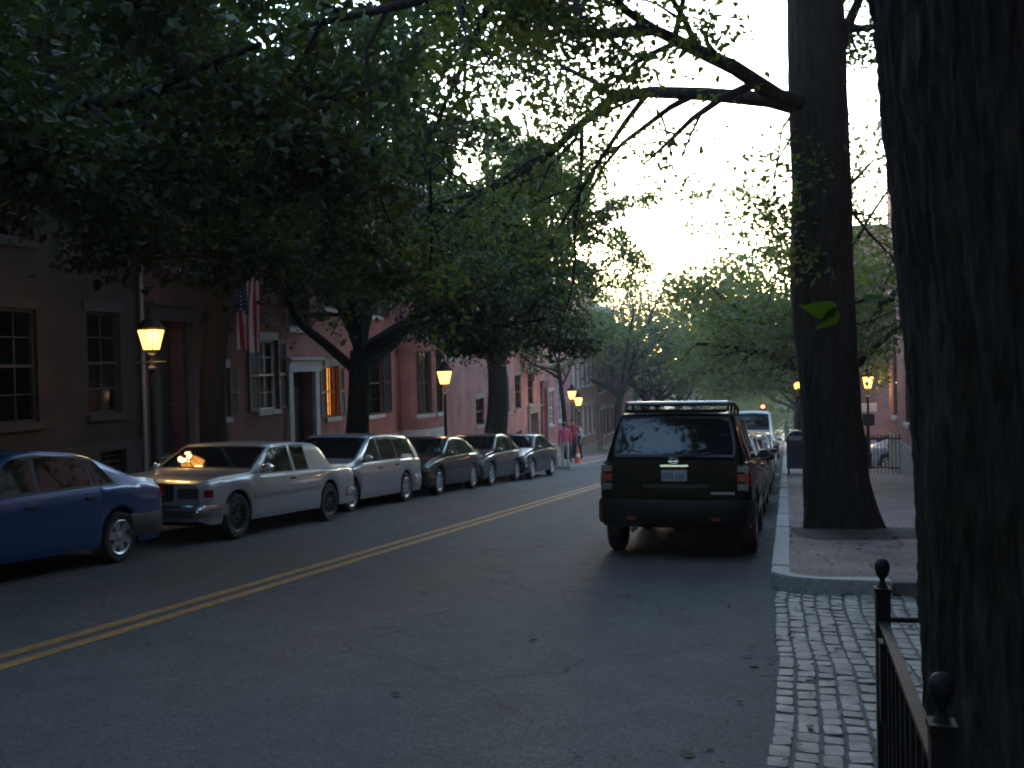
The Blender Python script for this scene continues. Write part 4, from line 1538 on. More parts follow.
    def top_patch(xa, xb, frac, off, m, nm, parent=root, nx=10, ny=10, trimf=0.0):
        rows_ = []
        for i in range(nx + 1):
            x = xa + (xb - xa) * i / nx
            P, zs, zt, wt = sec(x)
            P2 = sec(x + 0.01)
            sl = (P2[2] - zt) / 0.01
            nrm = Vector((-sl, 0, 1)).normalized()
            hc = zt - zs
            rw = []
            for j in range(ny + 1):
                yf = -frac + 2 * frac * j / ny
                z = zs + hc * float(np.interp(abs(yf), [0, 0.35, 0.7, 0.94], [1.016, 1.012, 1.0, 0.972]))
                rw.append((x + nrm.x * off, yf * wt, z + nrm.z * off))
            rows_.append(rw)
        return MB().grid(rows_).build(nm, m, parent, smooth=60)

    top_patch(sp['ws'][0] - 0.03, sp['ws'][1] + 0.03, 0.945, 0.004, 'black_plastic', 'windscreen_seal')
    top_patch(*sp['ws'], 0.90, 0.007, 'carglass', 'windscreen')
    if sp.get('rw'):
        top_patch(sp['rw'][0] - 0.02, sp['rw'][1] + 0.02, 0.935, 0.004, 'black_plastic', 'rear_window_seal')
        top_patch(*sp['rw'], 0.90, 0.007, 'carglass', 'rear_window', nx=14)

    # bumpers
    def bumper(sgn, z0, z1, m, out=0.07, wrap=0.55, nm='bumper'):
        P = []
        wB = W / 2 * 0.955
        for k in range(25):
            t = -1 + 2 * k / 24
            a = t * math.pi / 2
            yv = wB * (math.sin(a) if abs(t) < 1 else t) * 1.0
            yv = wB * math.copysign(min(1, abs(t) / 0.80), t) if abs(t) > 0.80 else wB * t / 0.80 * 1.0
            xo = 0.0
            ca = abs(yv) / wB
            xo = -0.10 * ca ** 4
            if abs(t) > 0.80:
                xo -= (abs(t) - 0.80) / 0.20 * wrap
                yv = math.copysign(wB + 0.012 + 0.02 * (abs(t) - 0.8) / 0.2, t)
            xe = sgn * (h + out + xo)
            xi = sgn * (h - 0.06 + xo)
            dy = math.copysign(0.05 if abs(t) > 0.80 else 0.0, yv)
            zm = (z0 + z1) / 2
            P.append([(xi, yv - dy * 2, z0 + 0.02), (xe - sgn * 0.02, yv - dy * .3, z0), (xe, yv, z0 + 0.05), (xe, yv, z1 - 0.05), (xe - sgn * 0.03, yv - dy * .3, z1), (xi, yv - dy * 2, z1 - 0.005)])
        b2 = MB().grid(P, 0, True)
        o = b2.build(nm, m, root)
        bb = bmesh.new()
        bb.from_mesh(o.data)
        bmesh.ops.recalc_face_normals(bb, faces=bb.faces)
        bb.to_mesh(o.data)
        bb.free()
        o.data.shade_smooth()
        o.data.set_sharp_from_angle(angle=R(40))
        return o
    for sgn, key in ((1, 'fb'), (-1, 'rb')):
        if sp.get(key):
            bumper(sgn, *sp[key])
    # front and rear fittings, boxes a little proud of the end faces: (name, end, y0, y1, z0, z1, material, depth)
    for it in sp.get('fit', []):
        nm, sgn, y0, y1, z0, z1, m, dp = it[:8]
        for s in ((1, -1) if y0 > 0 and nm not in ('badge', 'sky_glimpse') else (1,)):
            ya, yb = (y0, y1) if s > 0 else (-y1, -y0)
            xo = it[8] if len(it) > 8 else 0.0
            xa, xb = sorted((sgn * (h + xo - 0.05), sgn * (h + xo + dp)))
            MB().box(xa, xb, ya, yb, z0, z1).build(nm, m, root, bevel=min(0.012, (z1 - z0) * 0.2))
    # lamps wrapping round the corner: (name, x0, x1, z0, z1, material)
    for nm, x0, x1, z0, z1, m in sp.get('sidefit', []):
        for s in (1, -1):
            MB().grid(side_patch([(x1, z0), (x0, z0), (x0, z1), (x1, z1)], 0.008, s, 6, 3)).build(nm, m, root, smooth=50)
    root['_x'] = 0
    del root['_x']
    return root, sec, side_y


def wheel_car(front_px, rear_px, W, s):
    """centre and length check from two wheel contact pixels"""
    a, c = ground_at(*front_px), ground_at(*rear_px)
    return a, c


LEFTG, RIGHTG = 'cars parked along the left kerb', 'cars parked along the right kerb'


def place_left(px_mid, axf, axr, W, px_is='mid', wheel_px=None):
    pass


def left_loc(px, py, ax, W):
    """car facing the camera on the left: wheel of axle ax touches ground at the pixel"""
    p = ground_at(px, py)
    c = math.atan(SL)
    yc = p.y + ax * math.cos(c)
    return Vector((p.x - (W / 2 - 0.03), yc, gz(yc)))


HL = -math.pi / 2      # nose towards the camera
# --- blue compact sedan
blue = dict(L=4.36, W=1.70, axf=1.32, axr=-1.28, wr=0.295, zb=0.20, paint=paint('blue_paint', (0.008, 0.055, 0.20), 0.3),
            zs=[(-2.18, 0.82), (-1.85, 0.89), (-1.3, 0.90), (0, 0.86), (0.9, 0.83), (1.6, 0.76), (2.18, 0.60)],
            zt=[(-2.18, 0.88), (-2.02, 0.95), (-1.60, 0.975), (-0.95, 1.22), (-0.62, 1.29), (-0.1, 1.315), (0.25, 1.29), (1.12, 0.90), (1.7, 0.82), (2.18, 0.66)],
            win=[(0.02, 0.92, 0.02, 0.30), (-0.80, -0.04, -0.78, -0.04), (-1.22, -0.86, -0.94, -0.84)], doors=[(0.0, 1.02), (-0.90, -0.03)], mirror=0.85, ws=(0.36, 1.02), rw=(-1.52, -0.96),
            fb=(0.26, 0.52, 'black_plastic', 0.06), rb=(0.28, 0.55, 'steel_dark', 0.06, 0.68), rim='alloy', spokes=6, spw=(0.04, 0.05),
            fit=[('headlamp', 1, 0.42, 0.75, 0.56, 0.66, 'clear_lens', 0.01), ('tail_lamp', -1, 0.42, 0.76, 0.70, 0.85, 'red_lens', 0.015), ('number_plate', -1, -0.15, 0.15, 0.63, 0.76, 'plate', 0.01)],
            sidefit=[('tail_lamp', -2.16, -2.02, 0.68, 0.82, 'red_lens')], mould=0.47, mould_m=paint('blue_strip', (0.008, 0.055, 0.20)))
make_car('sedan', 'blue compact sedan parked at the left edge, rear end showing', 'car', blue, left_loc(120, 563, -1.28, 1.70), HL, LEFTG)
# --- white coupe
cw = 1.84
coupe_axf, coupe_axr = 1.62, -1.28
white = dict(L=4.80, W=cw, axf=coupe_axf, axr=coupe_axr, wr=0.315, zb=0.23, paint=paint('silver_white_paint', (0.40, 0.39, 0.39), 0.25, 0.3), tum=0.26,
             zs=[(-2.4, 0.80), (-2.1, 0.86), (-1.1, 0.88), (0, 0.87), (1.2, 0.87), (2.0, 0.84), (2.4, 0.79)],
             zt=[(-2.4, 0.86), (-2.2, 0.93), (-1.40, 0.955), (-1.14, 1.25), (-0.98, 1.315), (-0.3, 1.345), (0.45, 1.32), (1.15, 0.93), (2.0, 0.885), (2.4, 0.83)], ksm=0.04,
             win=[(-0.02, 0.98, 0.0, 0.50), (-0.56, -0.14, -0.52, -0.12)], doors=[(-0.08, 1.15)], mirror=0.92, ws=(0.56, 1.07), rw=(-1.37, -1.13), trim='chrome', handle='chrome', mirror_m='chrome',
             fb=(0.36, 0.52, 'chrome', 0.09, 0.50), rb=(0.38, 0.54, 'chrome', 0.09, 0.45), rim='steel_dark', spokes=14, spw=(0.012, 0.012), mould=0.56, mould_m='chrome',
             fit=[('grille', 1, -0.38, 0.38, 0.56, 0.78, 'steel_dark', 0.02), ('headlamp', 1, 0.44, 0.76, 0.60, 0.74, 'clear_lens', 0.015), ('grille_bar', 1, -0.40, 0.40, 0.785, 0.81, 'chrome', 0.03), ('hood_ornament', 1, -0.008, 0.008, 0.81, 0.89, 'chrome', -0.02, 0.0),
                  ('tail_lamp', -1, 0.66, 0.82, 0.55, 0.82, 'red_lens', 0.01), ('number_plate', -1, -0.15, 0.15, 0.60, 0.73, 'plate', 0.01)],
             sidefit=[('marker_lamp', 2.24, 2.37, 0.62, 0.72, 'red_lens')])
wl = left_loc(238, 539, coupe_axf, cw)
car_w, sec_w, sy_w = make_car('coupe', 'long silver white two door coupe with chrome bumper and grille', 'car', white, wl, HL, LEFTG)
gs_ = MB()
for k in range(13):
    gs_.box(2.42, 2.432, -0.33 + k * 0.055 - 0.006, -0.33 + k * 0.055 + 0.006, 0.57, 0.775)
gs_.build('grille_slats', 'chrome', car_w)
# --- silver station wagon
ww_ = 1.80
wag = dict(L=4.75, W=ww_, axf=1.42, axr=-1.33, wr=0.31, zb=0.2, paint=paint('silver_paint', (0.40, 0.40, 0.43), 0.5, 0.3), tum=0.30,
           zs=[(-2.37, 0.88), (-1.5, 0.93), (0, 0.90), (0.9, 0.88), (1.6, 0.80), (2.37, 0.62)],
           zt=[(-2.37, 0.95), (-2.28, 1.02), (-1.98, 1.34), (-1.7, 1.415), (-0.6, 1.455), (0.15, 1.43), (1.12, 0.95), (1.7, 0.86), (2.37, 0.68)], ksm=0.04,
           win=[(0.0, 0.90, 0.02, 0.24), (-0.86, -0.06, -0.84, -0.06), (-1.98, -0.92, -1.80, -0.90)], doors=[(-0.03, 1.02), (-0.92, -0.06)], mirror=0.82, ws=(0.30, 1.04), rw=(-2.26, -2.0),
           fb=(0.26, 0.54, paint('silver_bumper', (0.40, 0.40, 0.43), 0.5), 0.06), rb=(0.28, 0.58, paint('silver_rear_bumper', (0.40, 0.40, 0.43), 0.5), 0.06), rim='alloy', spokes=7, mould=0.50, mould_m=paint('silver_strip', (0.34, 0.34, 0.37), 0.4),
           fit=[('headlamp', 1, 0.42, 0.76, 0.55, 0.67, 'clear_lens', 0.012), ('grille', 1, -0.30, 0.30, 0.55, 0.64, 'black_plastic', 0.01), ('tail_lamp', -1, 0.66, 0.80, 0.62, 0.90, 'red_lens', 0.01)],
           sidefit=[('tail_lamp', -2.35, -2.24, 0.62, 0.88, 'red_lens'), ('headlamp', 2.14, 2.34, 0.54, 0.64, 'clear_lens')])
make_car('station_wagon', 'silver station wagon parked behind the white coupe', 'car', wag, left_loc(352, 512, 1.42, ww_), HL, LEFTG)
# --- sedans further back


def sedan_spec(col, W=1.74, L=4.5, rim='alloy', hgt=1.36, metal=0.3, spokes=6):
    k = hgt / 1.36
    return dict(L=L, W=W, axf=1.36, axr=-1.27, wr=0.315, zb=0.2, paint=paint('car_paint', col, metal), tum=0.30,
                zs=[(-L / 2, 0.84), (-1.8, 0.92), (-1.2, 0.92), (0, 0.88), (0.9, 0.86), (1.6, 0.80), (L / 2, 0.64)],
                zt=[(-L / 2, 0.92), (-2.05, 1.0), (-1.72, 1.015), (-1.0, 1.30 * k), (-0.5, 1.36 * k), (-0.1, hgt), (0.22, 1.33 * k), (1.05, 0.94), (1.7, 0.86), (L / 2, 0.70)],
                win=[(0.0, 0.86, 0.02, 0.28), (-0.80, -0.06, -0.78, -0.06), (-1.32, -0.86, -1.0, -0.84)], doors=[(-0.02, 1.0), (-0.92, -0.05)], mirror=0.80, ws=(0.32, 0.98), rw=(-1.62, -1.02),
                fb=(0.25, 0.52, paint('bumper_paint', col, metal), 0.06), rb=(0.28, 0.58, paint('rear_bumper_paint', col, metal), 0.06), rim=rim, spokes=spokes,
                fit=[('headlamp', 1, 0.42, 0.74, 0.56, 0.68, 'clear_lens', 0.015), ('grille', 1, -0.30, 0.30, 0.54, 0.66, 'black_plastic', 0.012), ('tail_lamp', -1, 0.46, 0.78, 0.68, 0.86, 'red_lens', 0.015), ('number_plate', -1, -0.15, 0.15, 0.66, 0.79, 'plate', 0.01)],
                sidefit=[('headlamp', L / 2 - 0.24, L / 2 - 0.03, 0.56, 0.66, 'clear_lens'), ('tail_lamp', -L / 2 + 0.02, -L / 2 + 0.2, 0.68, 0.82, 'red_lens')])


make_car('sedan', 'black sedan with bright alloy wheels parked behind the silver wagon', 'car', sedan_spec((0.012, 0.012, 0.013), rim='alloy', spokes=7), left_loc(439.5, 495, 1.36, 1.74), HL, LEFTG)
make_car('sedan', 'dark grey sedan parked between the black sedan and the navy one', 'car', sedan_spec((0.03, 0.031, 0.034), hgt=1.42), left_loc(517, 481, -1.27, 1.74), HL, LEFTG)
make_car('sedan', 'dark navy sedan, last in the left line next to the people', 'car', sedan_spec((0.014, 0.018, 0.035), hgt=1.40), left_loc(552, 475.5, -1.27, 1.74), HL, LEFTG)
# --- the dark green four wheel drive
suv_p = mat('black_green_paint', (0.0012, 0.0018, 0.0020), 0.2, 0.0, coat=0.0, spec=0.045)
suv = dict(L=4.62, W=1.83, axf=1.38, axr=-1.33, wr=0.37, ra=0.43, zb=0.36, paint=suv_p, tum=0.27, endr=0.07, ksm=0.03,
           zs=[(-2.31, 1.13), (-1.8, 1.13), (0, 1.10), (0.9, 1.05), (1.5, 1.01), (2.31, 0.90)],
           zt=[(-2.31, 1.16), (-2.29, 1.20), (-2.08, 1.63), (-2.02, 1.70), (-1.85, 1.725), (-0.6, 1.745), (0.2, 1.71), (0.95, 1.12), (1.6, 1.06), (2.31, 0.95)],
           win=[(0.02, 0.78, 0.02, 0.30), (-0.84, -0.06, -0.82, -0.06), (-1.98, -0.92, -1.86, -0.90)], doors=[(-0.02, 0.94), (-0.88, -0.05)], mirror=0.70, mirror_m='black_plastic', ws=(0.28, 0.90), rw=(-2.285, -2.075),
           fb=(0.42, 0.70, suv_p, 0.09), rb=(0.42, 0.70, mat('dark_bumper', (0.004, 0.005, 0.005), 0.5, spec=0.15), 0.12, 0.55), rim='alloy', spokes=6, mould=0.62, mould_m=suv_p,
           fit=[('headlamp', 1, 0.5, 0.8, 0.74, 0.90, 'clear_lens', 0.015), ('number_plate', -1, -0.16, 0.15, 0.905, 1.05, 'plate', 0.012),
                ('chrome_strip', -1, -0.17, 0.15, 1.075, 1.098, 'chrome', 0.025), ('latch_panel', -1, -0.40, 0.36, 0.835, 0.875, 'black_plastic', 0.02),
                ('tail_lamp', -1, 0.705, 0.845, 1.01, 1.10, 'clear_lens', 0.006), ('tail_lamp', -1, 0.705, 0.845, 0.90, 1.007, 'red_lens', 0.008), ('reverse_lamp', -1, 0.705, 0.84, 0.80, 0.897, 'clear_lens', 0.006),
                ('reflector', -1, 0.42, 0.53, 0.47, 0.51, 'red_lens', 0.125)],
           sidefit=[('tail_lamp', -2.305, -2.20, 0.86, 1.09, 'red_lens')])
pr = ground_at(740, 549)
suv_y = pr.y + 1.33 - 0.37
suv_x = ground_at(679, 549).x + 0.07
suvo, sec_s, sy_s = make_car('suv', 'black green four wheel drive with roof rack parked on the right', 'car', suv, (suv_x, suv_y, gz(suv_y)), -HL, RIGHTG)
# emblem, lettering strokes, wiper, roof rack, exhaust
MB().lathe([(0.001, 0.0), (0.045, 0.006), (0.05, 0.0)], (0, 0, 0), 20, axis='x', caps=False)
em = MB()
for k in range(28):
    pass
ring_ = [(-2.335, 0.052 * math.cos(a), 1.142 + 0.028 * math.sin(a)) for a in np.linspace(0, 2 * math.pi, 25)]
em.tube(ring_, 0.006, 6, caps=False)
em.box(-2.342, -2.326, -0.062, 0.062, 1.137, 1.147)
em.build('emblem', 'chrome', suvo, smooth=50)
lt = MB()
yy = -0.42
for wv in (0.018, 0.022, 0.018, 0.02, 0.02, 0.012, 0.02, 0.018, 0.022, 0.02):
    lt.box(-2.322, -2.312, yy - wv, yy, 0.765, 0.792)
    yy -= wv + 0.008
lt.build('badge', 'galv', suvo)
pk = MB()
yy = -0.12
for k in range(7):
    if k == 3:
        yy += 0.022
    pk.box(-2.3275, -2.322, yy, yy + 0.022, 0.935, 1.005)
    yy += 0.034
pk.build('plate_characters', 'plate_ink', suvo)
wp = MB().tube([(-2.33, 0.05, 1.18), (-2.305, -0.25, 1.22), (-2.295, -0.42, 1.235)], 0.010, 6)
wp.build('rear_wiper', 'black_plastic', suvo)
rr3 = MB()
for s in (1, -1):
    rr3.tube([(-1.95, s * 0.60, 1.74), (-1.88, s * 0.60, 1.815), (-0.9, s * 0.62, 1.835), (0.1, s * 0.62, 1.80), (0.2, s * 0.62, 1.73)], 0.018, 8)
    for xq in (-1.3, -0.5):
        rr3.tube([(xq, s * 0.61, 1.72), (xq, s * 0.61, 1.83)], 0.015, 6)
rr3.tube([(-0.6, -0.62, 1.832), (-0.6, 0.62, 1.832)], 0.018, 8)
rk_ = rr3.build('roof_rack', 'iron', suvo, smooth=50)
MB().tube([(-1.86, -0.60, 1.825), (-1.86, 0.60, 1.825)], 0.020, 8).build('crossbar', 'alloy', rk_, smooth=50)
MB().box(-2.12, -2.02, -0.60, 0.60, 1.70, 1.742).build('rear_spoiler', suv_p, suvo, bevel=0.015)
MB().tube([(-2.15, 0.5, 0.33), (-1.8, 0.5, 0.35)], 0.03, 10).build('exhaust_pipe', 'steel_dark', suvo)
MB().tube([(-1.33, -0.75, 0.37), (-1.33, 0.75, 0.37)], 0.06, 10).lathe([(0.05, -0.12), (0.14, -0.05), (0.14, 0.05), (0.05, 0.12)], (-1.33, 0.0, 0.37), 14, axis='x').build('rear_axle', 'under', suvo, smooth=50)
P = [(-2.205, -0.16, 1.33), (-2.205, -0.23, 1.33), (-2.16, -0.23, 1.43), (-2.16, -0.16, 1.43)]  # cyan patch painting a glimpse of sky through the glass
MB().quad(*[(p[0] - 0.018, p[1], p[2]) for p in P]).build('sky_glimpse', mat('cyan_sky_patch', (0.05, 0.30, 0.36), 0.5), suvo)

# --- cars ahead of it
for lab, yy, col, hg in (('dark grey sedan parked just ahead of the dark four wheel drive', 19.4, (0.02, 0.02, 0.022), 1.40), ('navy blue sedan parked second ahead of the four wheel drive', 25.6, (0.015, 0.025, 0.06), 1.40),
                         ('brownish red sedan parked third ahead of the four wheel drive', 31.6, (0.10, 0.03, 0.025), 1.42), ('pale silver sedan parked in front of the white van', 38.2, (0.40, 0.42, 0.46), 1.42)):
    make_car('sedan', lab, 'car', sedan_spec(col, hgt=hg), (-1.22, yy, gz(yy)), -HL, RIGHTG)
vanp = paint('van_white', (0.66, 0.66, 0.68), 0.05, 0.35)
van = dict(L=5.2, W=1.98, axf=1.6, axr=-1.5, wr=0.34, zb=0.25, paint=vanp, tum=0.13, ksm=0.05,
           zs=[(-2.6, 1.10), (0, 1.12), (1.6, 1.08), (2.6, 0.85)], zt=[(-2.6, 1.2), (-2.57, 1.5), (-2.45, 2.2), (-2.3, 2.3), (0.9, 2.28), (1.2, 2.2), (1.95, 1.18), (2.6, 0.92)],
           win=[(0.75, 1.6, 0.78, 1.15)], doors=[(0.7, 1.75)], mirror=1.5, ws=(1.28, 1.88), rw=(-2.55, -2.44), fb=(0.3, 0.6, 'black_plastic', 0.06), rb=(0.32, 0.55, 'black_plastic', 0.08), rim='steel_dark', spokes=8,
           fit=[('tail_lamp', -1, 0.78, 0.93, 0.75, 1.05, 'red_lens', 0.01)], sidefit=[])
make_car('van', 'tall white van parked far ahead on the right kerb', 'van', van, (-1.4, 45.5, gz(45.5)), -HL, RIGHTG)
make_car('sedan', 'dark sedan parked far down the right kerb beyond the white van', 'car', sedan_spec((0.02, 0.022, 0.03)), (-1.25, 56.0, gz(56.0)), -HL, RIGHTG)
# the pale blue car in the side street, crossing direction
sb, _, _ = make_car('sedan', 'pale blue sedan in the side street behind the iron fence', 'car', sedan_spec((0.30, 0.40, 0.55), hgt=1.38), (4.9, 40.0, gz(40.0)), 0.0, None)
sb.rotation_euler = (0, R(0), 0)
sb.location.z = gz(40.0) + 0.0


# ================================================================== STREET FURNITURE
def gas_lamp(label, x, y, hgt=2.95, power=1.7, zoff=0.14, group='gas lanterns along the street', sc=1.0):
    root = thing('street_lamp', label, 'street lamp', (x, y, gz(y) + zoff), group=group)
    zl = hgt - 0.25        # bottom of the lantern
    MB().lathe([(0.17, -0.05), (0.17, 0.10), (0.13, 0.14), (0.12, 0.45), (0.14, 0.50), (0.085, 0.58), (0.06, 0.75), (0.052, 1.2), (0.045, zl - 0.35), (0.07, zl - 0.33), (0.07, zl - 0.29), (0.04, zl - 0.26), (0.035, zl - 0.08), (0.075, zl - 0.04), (0.08, zl)], n=14).build('post', 'iron', root, smooth=40)
    MB().tube([(-0.28, 0, zl - 0.20), (0.28, 0, zl - 0.20)], 0.014, 8).build('ladder_bar', 'iron', root)
    a, c = 0.11 * sc, 0.185 * sc
    hh = 0.40 * sc
    fr = MB()
    cs = [(1, 1), (-1, 1), (-1, -1), (1, -1)]
    for sx, sy in cs:
        fr.tube([(sx * a, sy * a, zl), (sx * c, sy * c, zl + hh)], 0.011, 6)
    for k in range(4):
        p, q = cs[k], cs[(k + 1) % 4]
        fr.tube([(p[0] * a, p[1] * a, zl), (q[0] * a, q[1] * a, zl)], 0.011, 6)
        fr.tube([(p[0] * c, p[1] * c, zl + hh), (q[0] * c, q[1] * c, zl + hh)], 0.013, 6)
        fr.tube([((p[0] + q[0]) / 2 * a, (p[1] + q[1]) / 2 * a, zl), ((p[0] + q[0]) / 2 * c, (p[1] + q[1]) / 2 * c, zl + hh)], 0.005, 4)
    fro = fr.build('lantern_frame', 'iron', root)
    gl = MB()
    k1 = 0.94
    for k in range(4):
        p, q = cs[k], cs[(k + 1) % 4]
        gl.quad((p[0] * a * k1, p[1] * a * k1, zl + 0.01), (q[0] * a * k1, q[1] * a * k1, zl + 0.01), (q[0] * c * k1, q[1] * c * k1, zl + hh - 0.01), (p[0] * c * k1, p[1] * c * k1, zl + hh - 0.01))
    gl.build('lantern_glass', 'gas', fro)
    MB().lathe([(c * 1.45, hh + 0.002), (c * 1.5, hh + 0.02), (c * 0.75, hh + 0.16), (c * 0.5, hh + 0.17), (c * 0.55, hh + 0.24), (c * 0.25, hh + 0.29), (0.02, hh + 0.33), (0.028, hh + 0.36), (0.004, hh + 0.40)], (0, 0, zl), 8).build('lantern_cap', 'iron', root)
    MB().lathe([(0.012, 0.10), (0.05, 0.14), (0.055, 0.22), (0.02, 0.28)], (0, 0, zl), 12).build('mantle', 'mantle', fro, smooth=60)
    ld = bpy.data.lights.new('lamp_light', 'POINT')
    ld.energy = power
    ld.color = (1.0, 0.62, 0.24)
    ld.shadow_soft_size = 0.12
    lo = bpy.data.objects.new('lamp_light', ld)
    COL.objects.link(lo)
    lo.parent = root
    lo.location = (0, 0, zl - 0.12)
    lo2 = bpy.data.objects.new('lamp_light', ld)
    COL.objects.link(lo2)
    lo2.parent = root
    lo2.location = (0.25 * sc, -0.22 * sc, zl + 0.2)
    return root


def lamp_at(label, px, py, X, **kw):
    p = on_x(px, py, X)
    hgt = p.z - gz(p.y) - 0.14
    return gas_lamp(label, X, p.y, hgt=hgt, **kw)


lamp_at('lit gas lantern behind the leaves beside the stone doorway', 151, 335, -10.1, sc=0.85)
lamp_at('lit gas lantern between leaves above the black sedan', 444.5, 376, -10.1)
lamp_at('higher of the two lit lanterns behind the people', 572, 394, -10.1)
lamp_at('lower of the two lit lanterns behind the people', 578.5, 400.5, -10.1)
lr = lamp_at('lit gas lantern with sign plates on its post, right of the thick trunk', 867.5, 381, 2.75, power=2.5)
lamp_at('far small lit lantern half hidden left of the thick roadside trunk', 797, 384, 0.55, power=1.2)
# sign plates on the right lamp post
P = Vector(lr.location)
for nm, m, dx, z0, z1, w_, lab in (('street_sign', 'sign_white', -0.165, 1.98, 2.28, 0.24, 'small white sign plate, left of the pair on the lamp post'), ('street_sign', 'sign_white', 0.165, 1.98, 2.28, 0.24, 'small white sign plate, right of the pair on the lamp post')):
    s_ = MB().box(-w_ / 2, w_ / 2, -0.012, 0.0, 0, z1 - z0)
    o = s_.build(nm, m, None, bevel=0.004)
    o.location = (P.x + dx, P.y - 0.07, P.z + z0)
    tag(o, lab, 'sign', 'sign plates on the right lamp post')
    MB().box(-w_ / 2 - 0.01, w_ / 2 + 0.01, -0.0, 0.012, -0.01, z1 - z0 + 0.01).build('backing', 'galv', o)
ub = MB().box(-0.19, 0.19, -0.10, 0.10, 0, 0.40).build('control_box', 'iron', None, bevel=0.02)
ub.location = (P.x, P.y - 0.16, P.z + 1.52)
tag(ub, 'dark box fixed to the lamp post under the white sign plates', 'box')
MB().box(-0.15, 0.15, -0.112, -0.101, 0.04, 0.36).build('lid', 'steel_dark', ub, bevel=0.005)

# mailbox
mp_ = ground_at(797, 474, 0.14)
mbx = thing('mailbox', 'dark blue mailbox with rounded top standing by the right kerb', 'mailbox', (mp_.x, mp_.y, gz(mp_.y) + 0.14))
prof_ = [(-0.30, 0.20), (0.30, 0.20), (0.30, 1.05)] + [(0.30 * math.cos(a), 1.05 + 0.30 * math.sin(a)) for a in np.linspace(0.15, math.pi - 0.15, 14)] + [(-0.30, 1.05)]
bx_ = MB()
nP_ = len(prof_)
bx_.add([(x, -0.33, z) for x, z in prof_] + [(x, 0.33, z) for x, z in prof_], [tuple(range(nP_)), tuple(range(2 * nP_ - 1, nP_ - 1, -1))] + [(k, k + nP_, (k + 1) % nP_ + nP_, (k + 1) % nP_) for k in range(nP_)])
bo = bx_.build('box', 'mail_blue', mbx, smooth=35)
for sx in (-1, 1):
    for sy in (-1, 1):
        MB().box(sx * 0.24 - 0.03, sx * 0.24 + 0.03, sy * 0.27 - 0.03, sy * 0.27 + 0.03, -0.02, 0.21).build('leg', 'mail_blue', mbx)
MB().box(-0.25, 0.25, -0.345, -0.331, 0.32, 0.95).build('door', 'mail_blue', mbx, bevel=0.006)
MB().box(-0.22, 0.22, -0.36, -0.325, 1.06, 1.20).build('hatch', 'galv', mbx, bevel=0.01)

# traffic signal far down the street
sp_ = at_depth(763, 408, 74)
sg = thing('traffic_light', 'far traffic light showing red above the parked cars', 'traffic light', (sp_.x, sp_.y, gz(sp_.y)))
zt_ = sp_.z - gz(sp_.y)
MB().lathe([(0.14, -0.1), (0.14, 0.3), (0.075, 0.4), (0.06, zt_ + 0.2)], n=12).build('pole', 'galv', sg, smooth=40)
cs_ = MB().box(-0.18, 0.18, -0.32, -0.06, zt_ - 0.75, zt_ + 0.35).build('signal_head', 'signal_case', sg, bevel=0.02)
for k, m in ((0, 'signal_red'), (1, 'steel_dark'), (2, 'steel_dark')):
    MB().lathe([(0.13, 0), (0.125, -0.03), (0.002, -0.05)], (0, -0.321, zt_ + 0.12 - 0.33 * k), 18, axis='y', caps=False).build('lens', m, cs_, smooth=40)
    v = MB()
    v.grid([[(0.15 * math.cos(a), -0.32, zt_ + 0.12 - 0.33 * k + 0.15 * math.sin(a)), (0.15 * math.cos(a), -0.50, zt_ + 0.12 - 0.33 * k + 0.15 * math.sin(a))] for a in np.linspace(-0.3, math.pi + 0.3, 12)])
    v.build('visor', 'signal_case', cs_)


# iron railing in the foreground
def iron_post(b_, p, zt, w_):
    b_.box(p[0] - w_, p[0] + w_, p[1] - w_, p[1] + w_, gz(p[1]) + 0.05, zt - 0.115)
    b_.box(p[0] - w_ * 1.15, p[0] + w_ * 1.15, p[1] - w_ * 1.15, p[1] + w_ * 1.15, zt - 0.113, zt - 0.098)
    s_ = w_ / 0.023
    b_.lathe([(0.017 * s_, -0.098), (0.009 * s_, -0.080), (0.009 * s_, -0.070), (0.019 * s_, -0.056), (0.0245 * s_, -0.036), (0.0235 * s_, -0.018), (0.015 * s_, -0.005), (0.002, 0.0)], (p[0], p[1], zt), 18)


rail = thing('iron_railing', 'black iron railing with ball topped posts in front of the big trunk', 'railing', (0.4, 2.6, gz(2.6) + 0.1))
ro_ = Vector(rail.location)
p1, p2 = at_depth(882, 558, 3.3), at_depth(941, 672, 1.95)
for p in (p1, p2):
    b_ = MB()
    iron_post(b_, (p.x, p.y), p.z, 0.023)
    b_.v = [tuple(Vector(q) - ro_) for q in b_.v]
    b_.build('post', 'iron', rail, smooth=50)
b_ = MB()
za, zb2 = p1.z - 0.205, p2.z - 0.20
dv = Vector((p2.x - p1.x, p2.y - p1.y, 0))
nv_ = Vector((-dv.y, dv.x, 0)).normalized()


def flat_bar(a, c, w_, t_):
    b_.add([a - nv_ * w_, a + nv_ * w_, c + nv_ * w_, c - nv_ * w_, a - nv_ * w_ - Vector((0, 0, t_)), a + nv_ * w_ - Vector((0, 0, t_)), c + nv_ * w_ - Vector((0, 0, t_)), c - nv_ * w_ - Vector((0, 0, t_))],
           [(0, 1, 2, 3), (7, 6, 5, 4), (0, 4, 5, 1), (1, 5, 6, 2), (2, 6, 7, 3), (3, 7, 4, 0)])


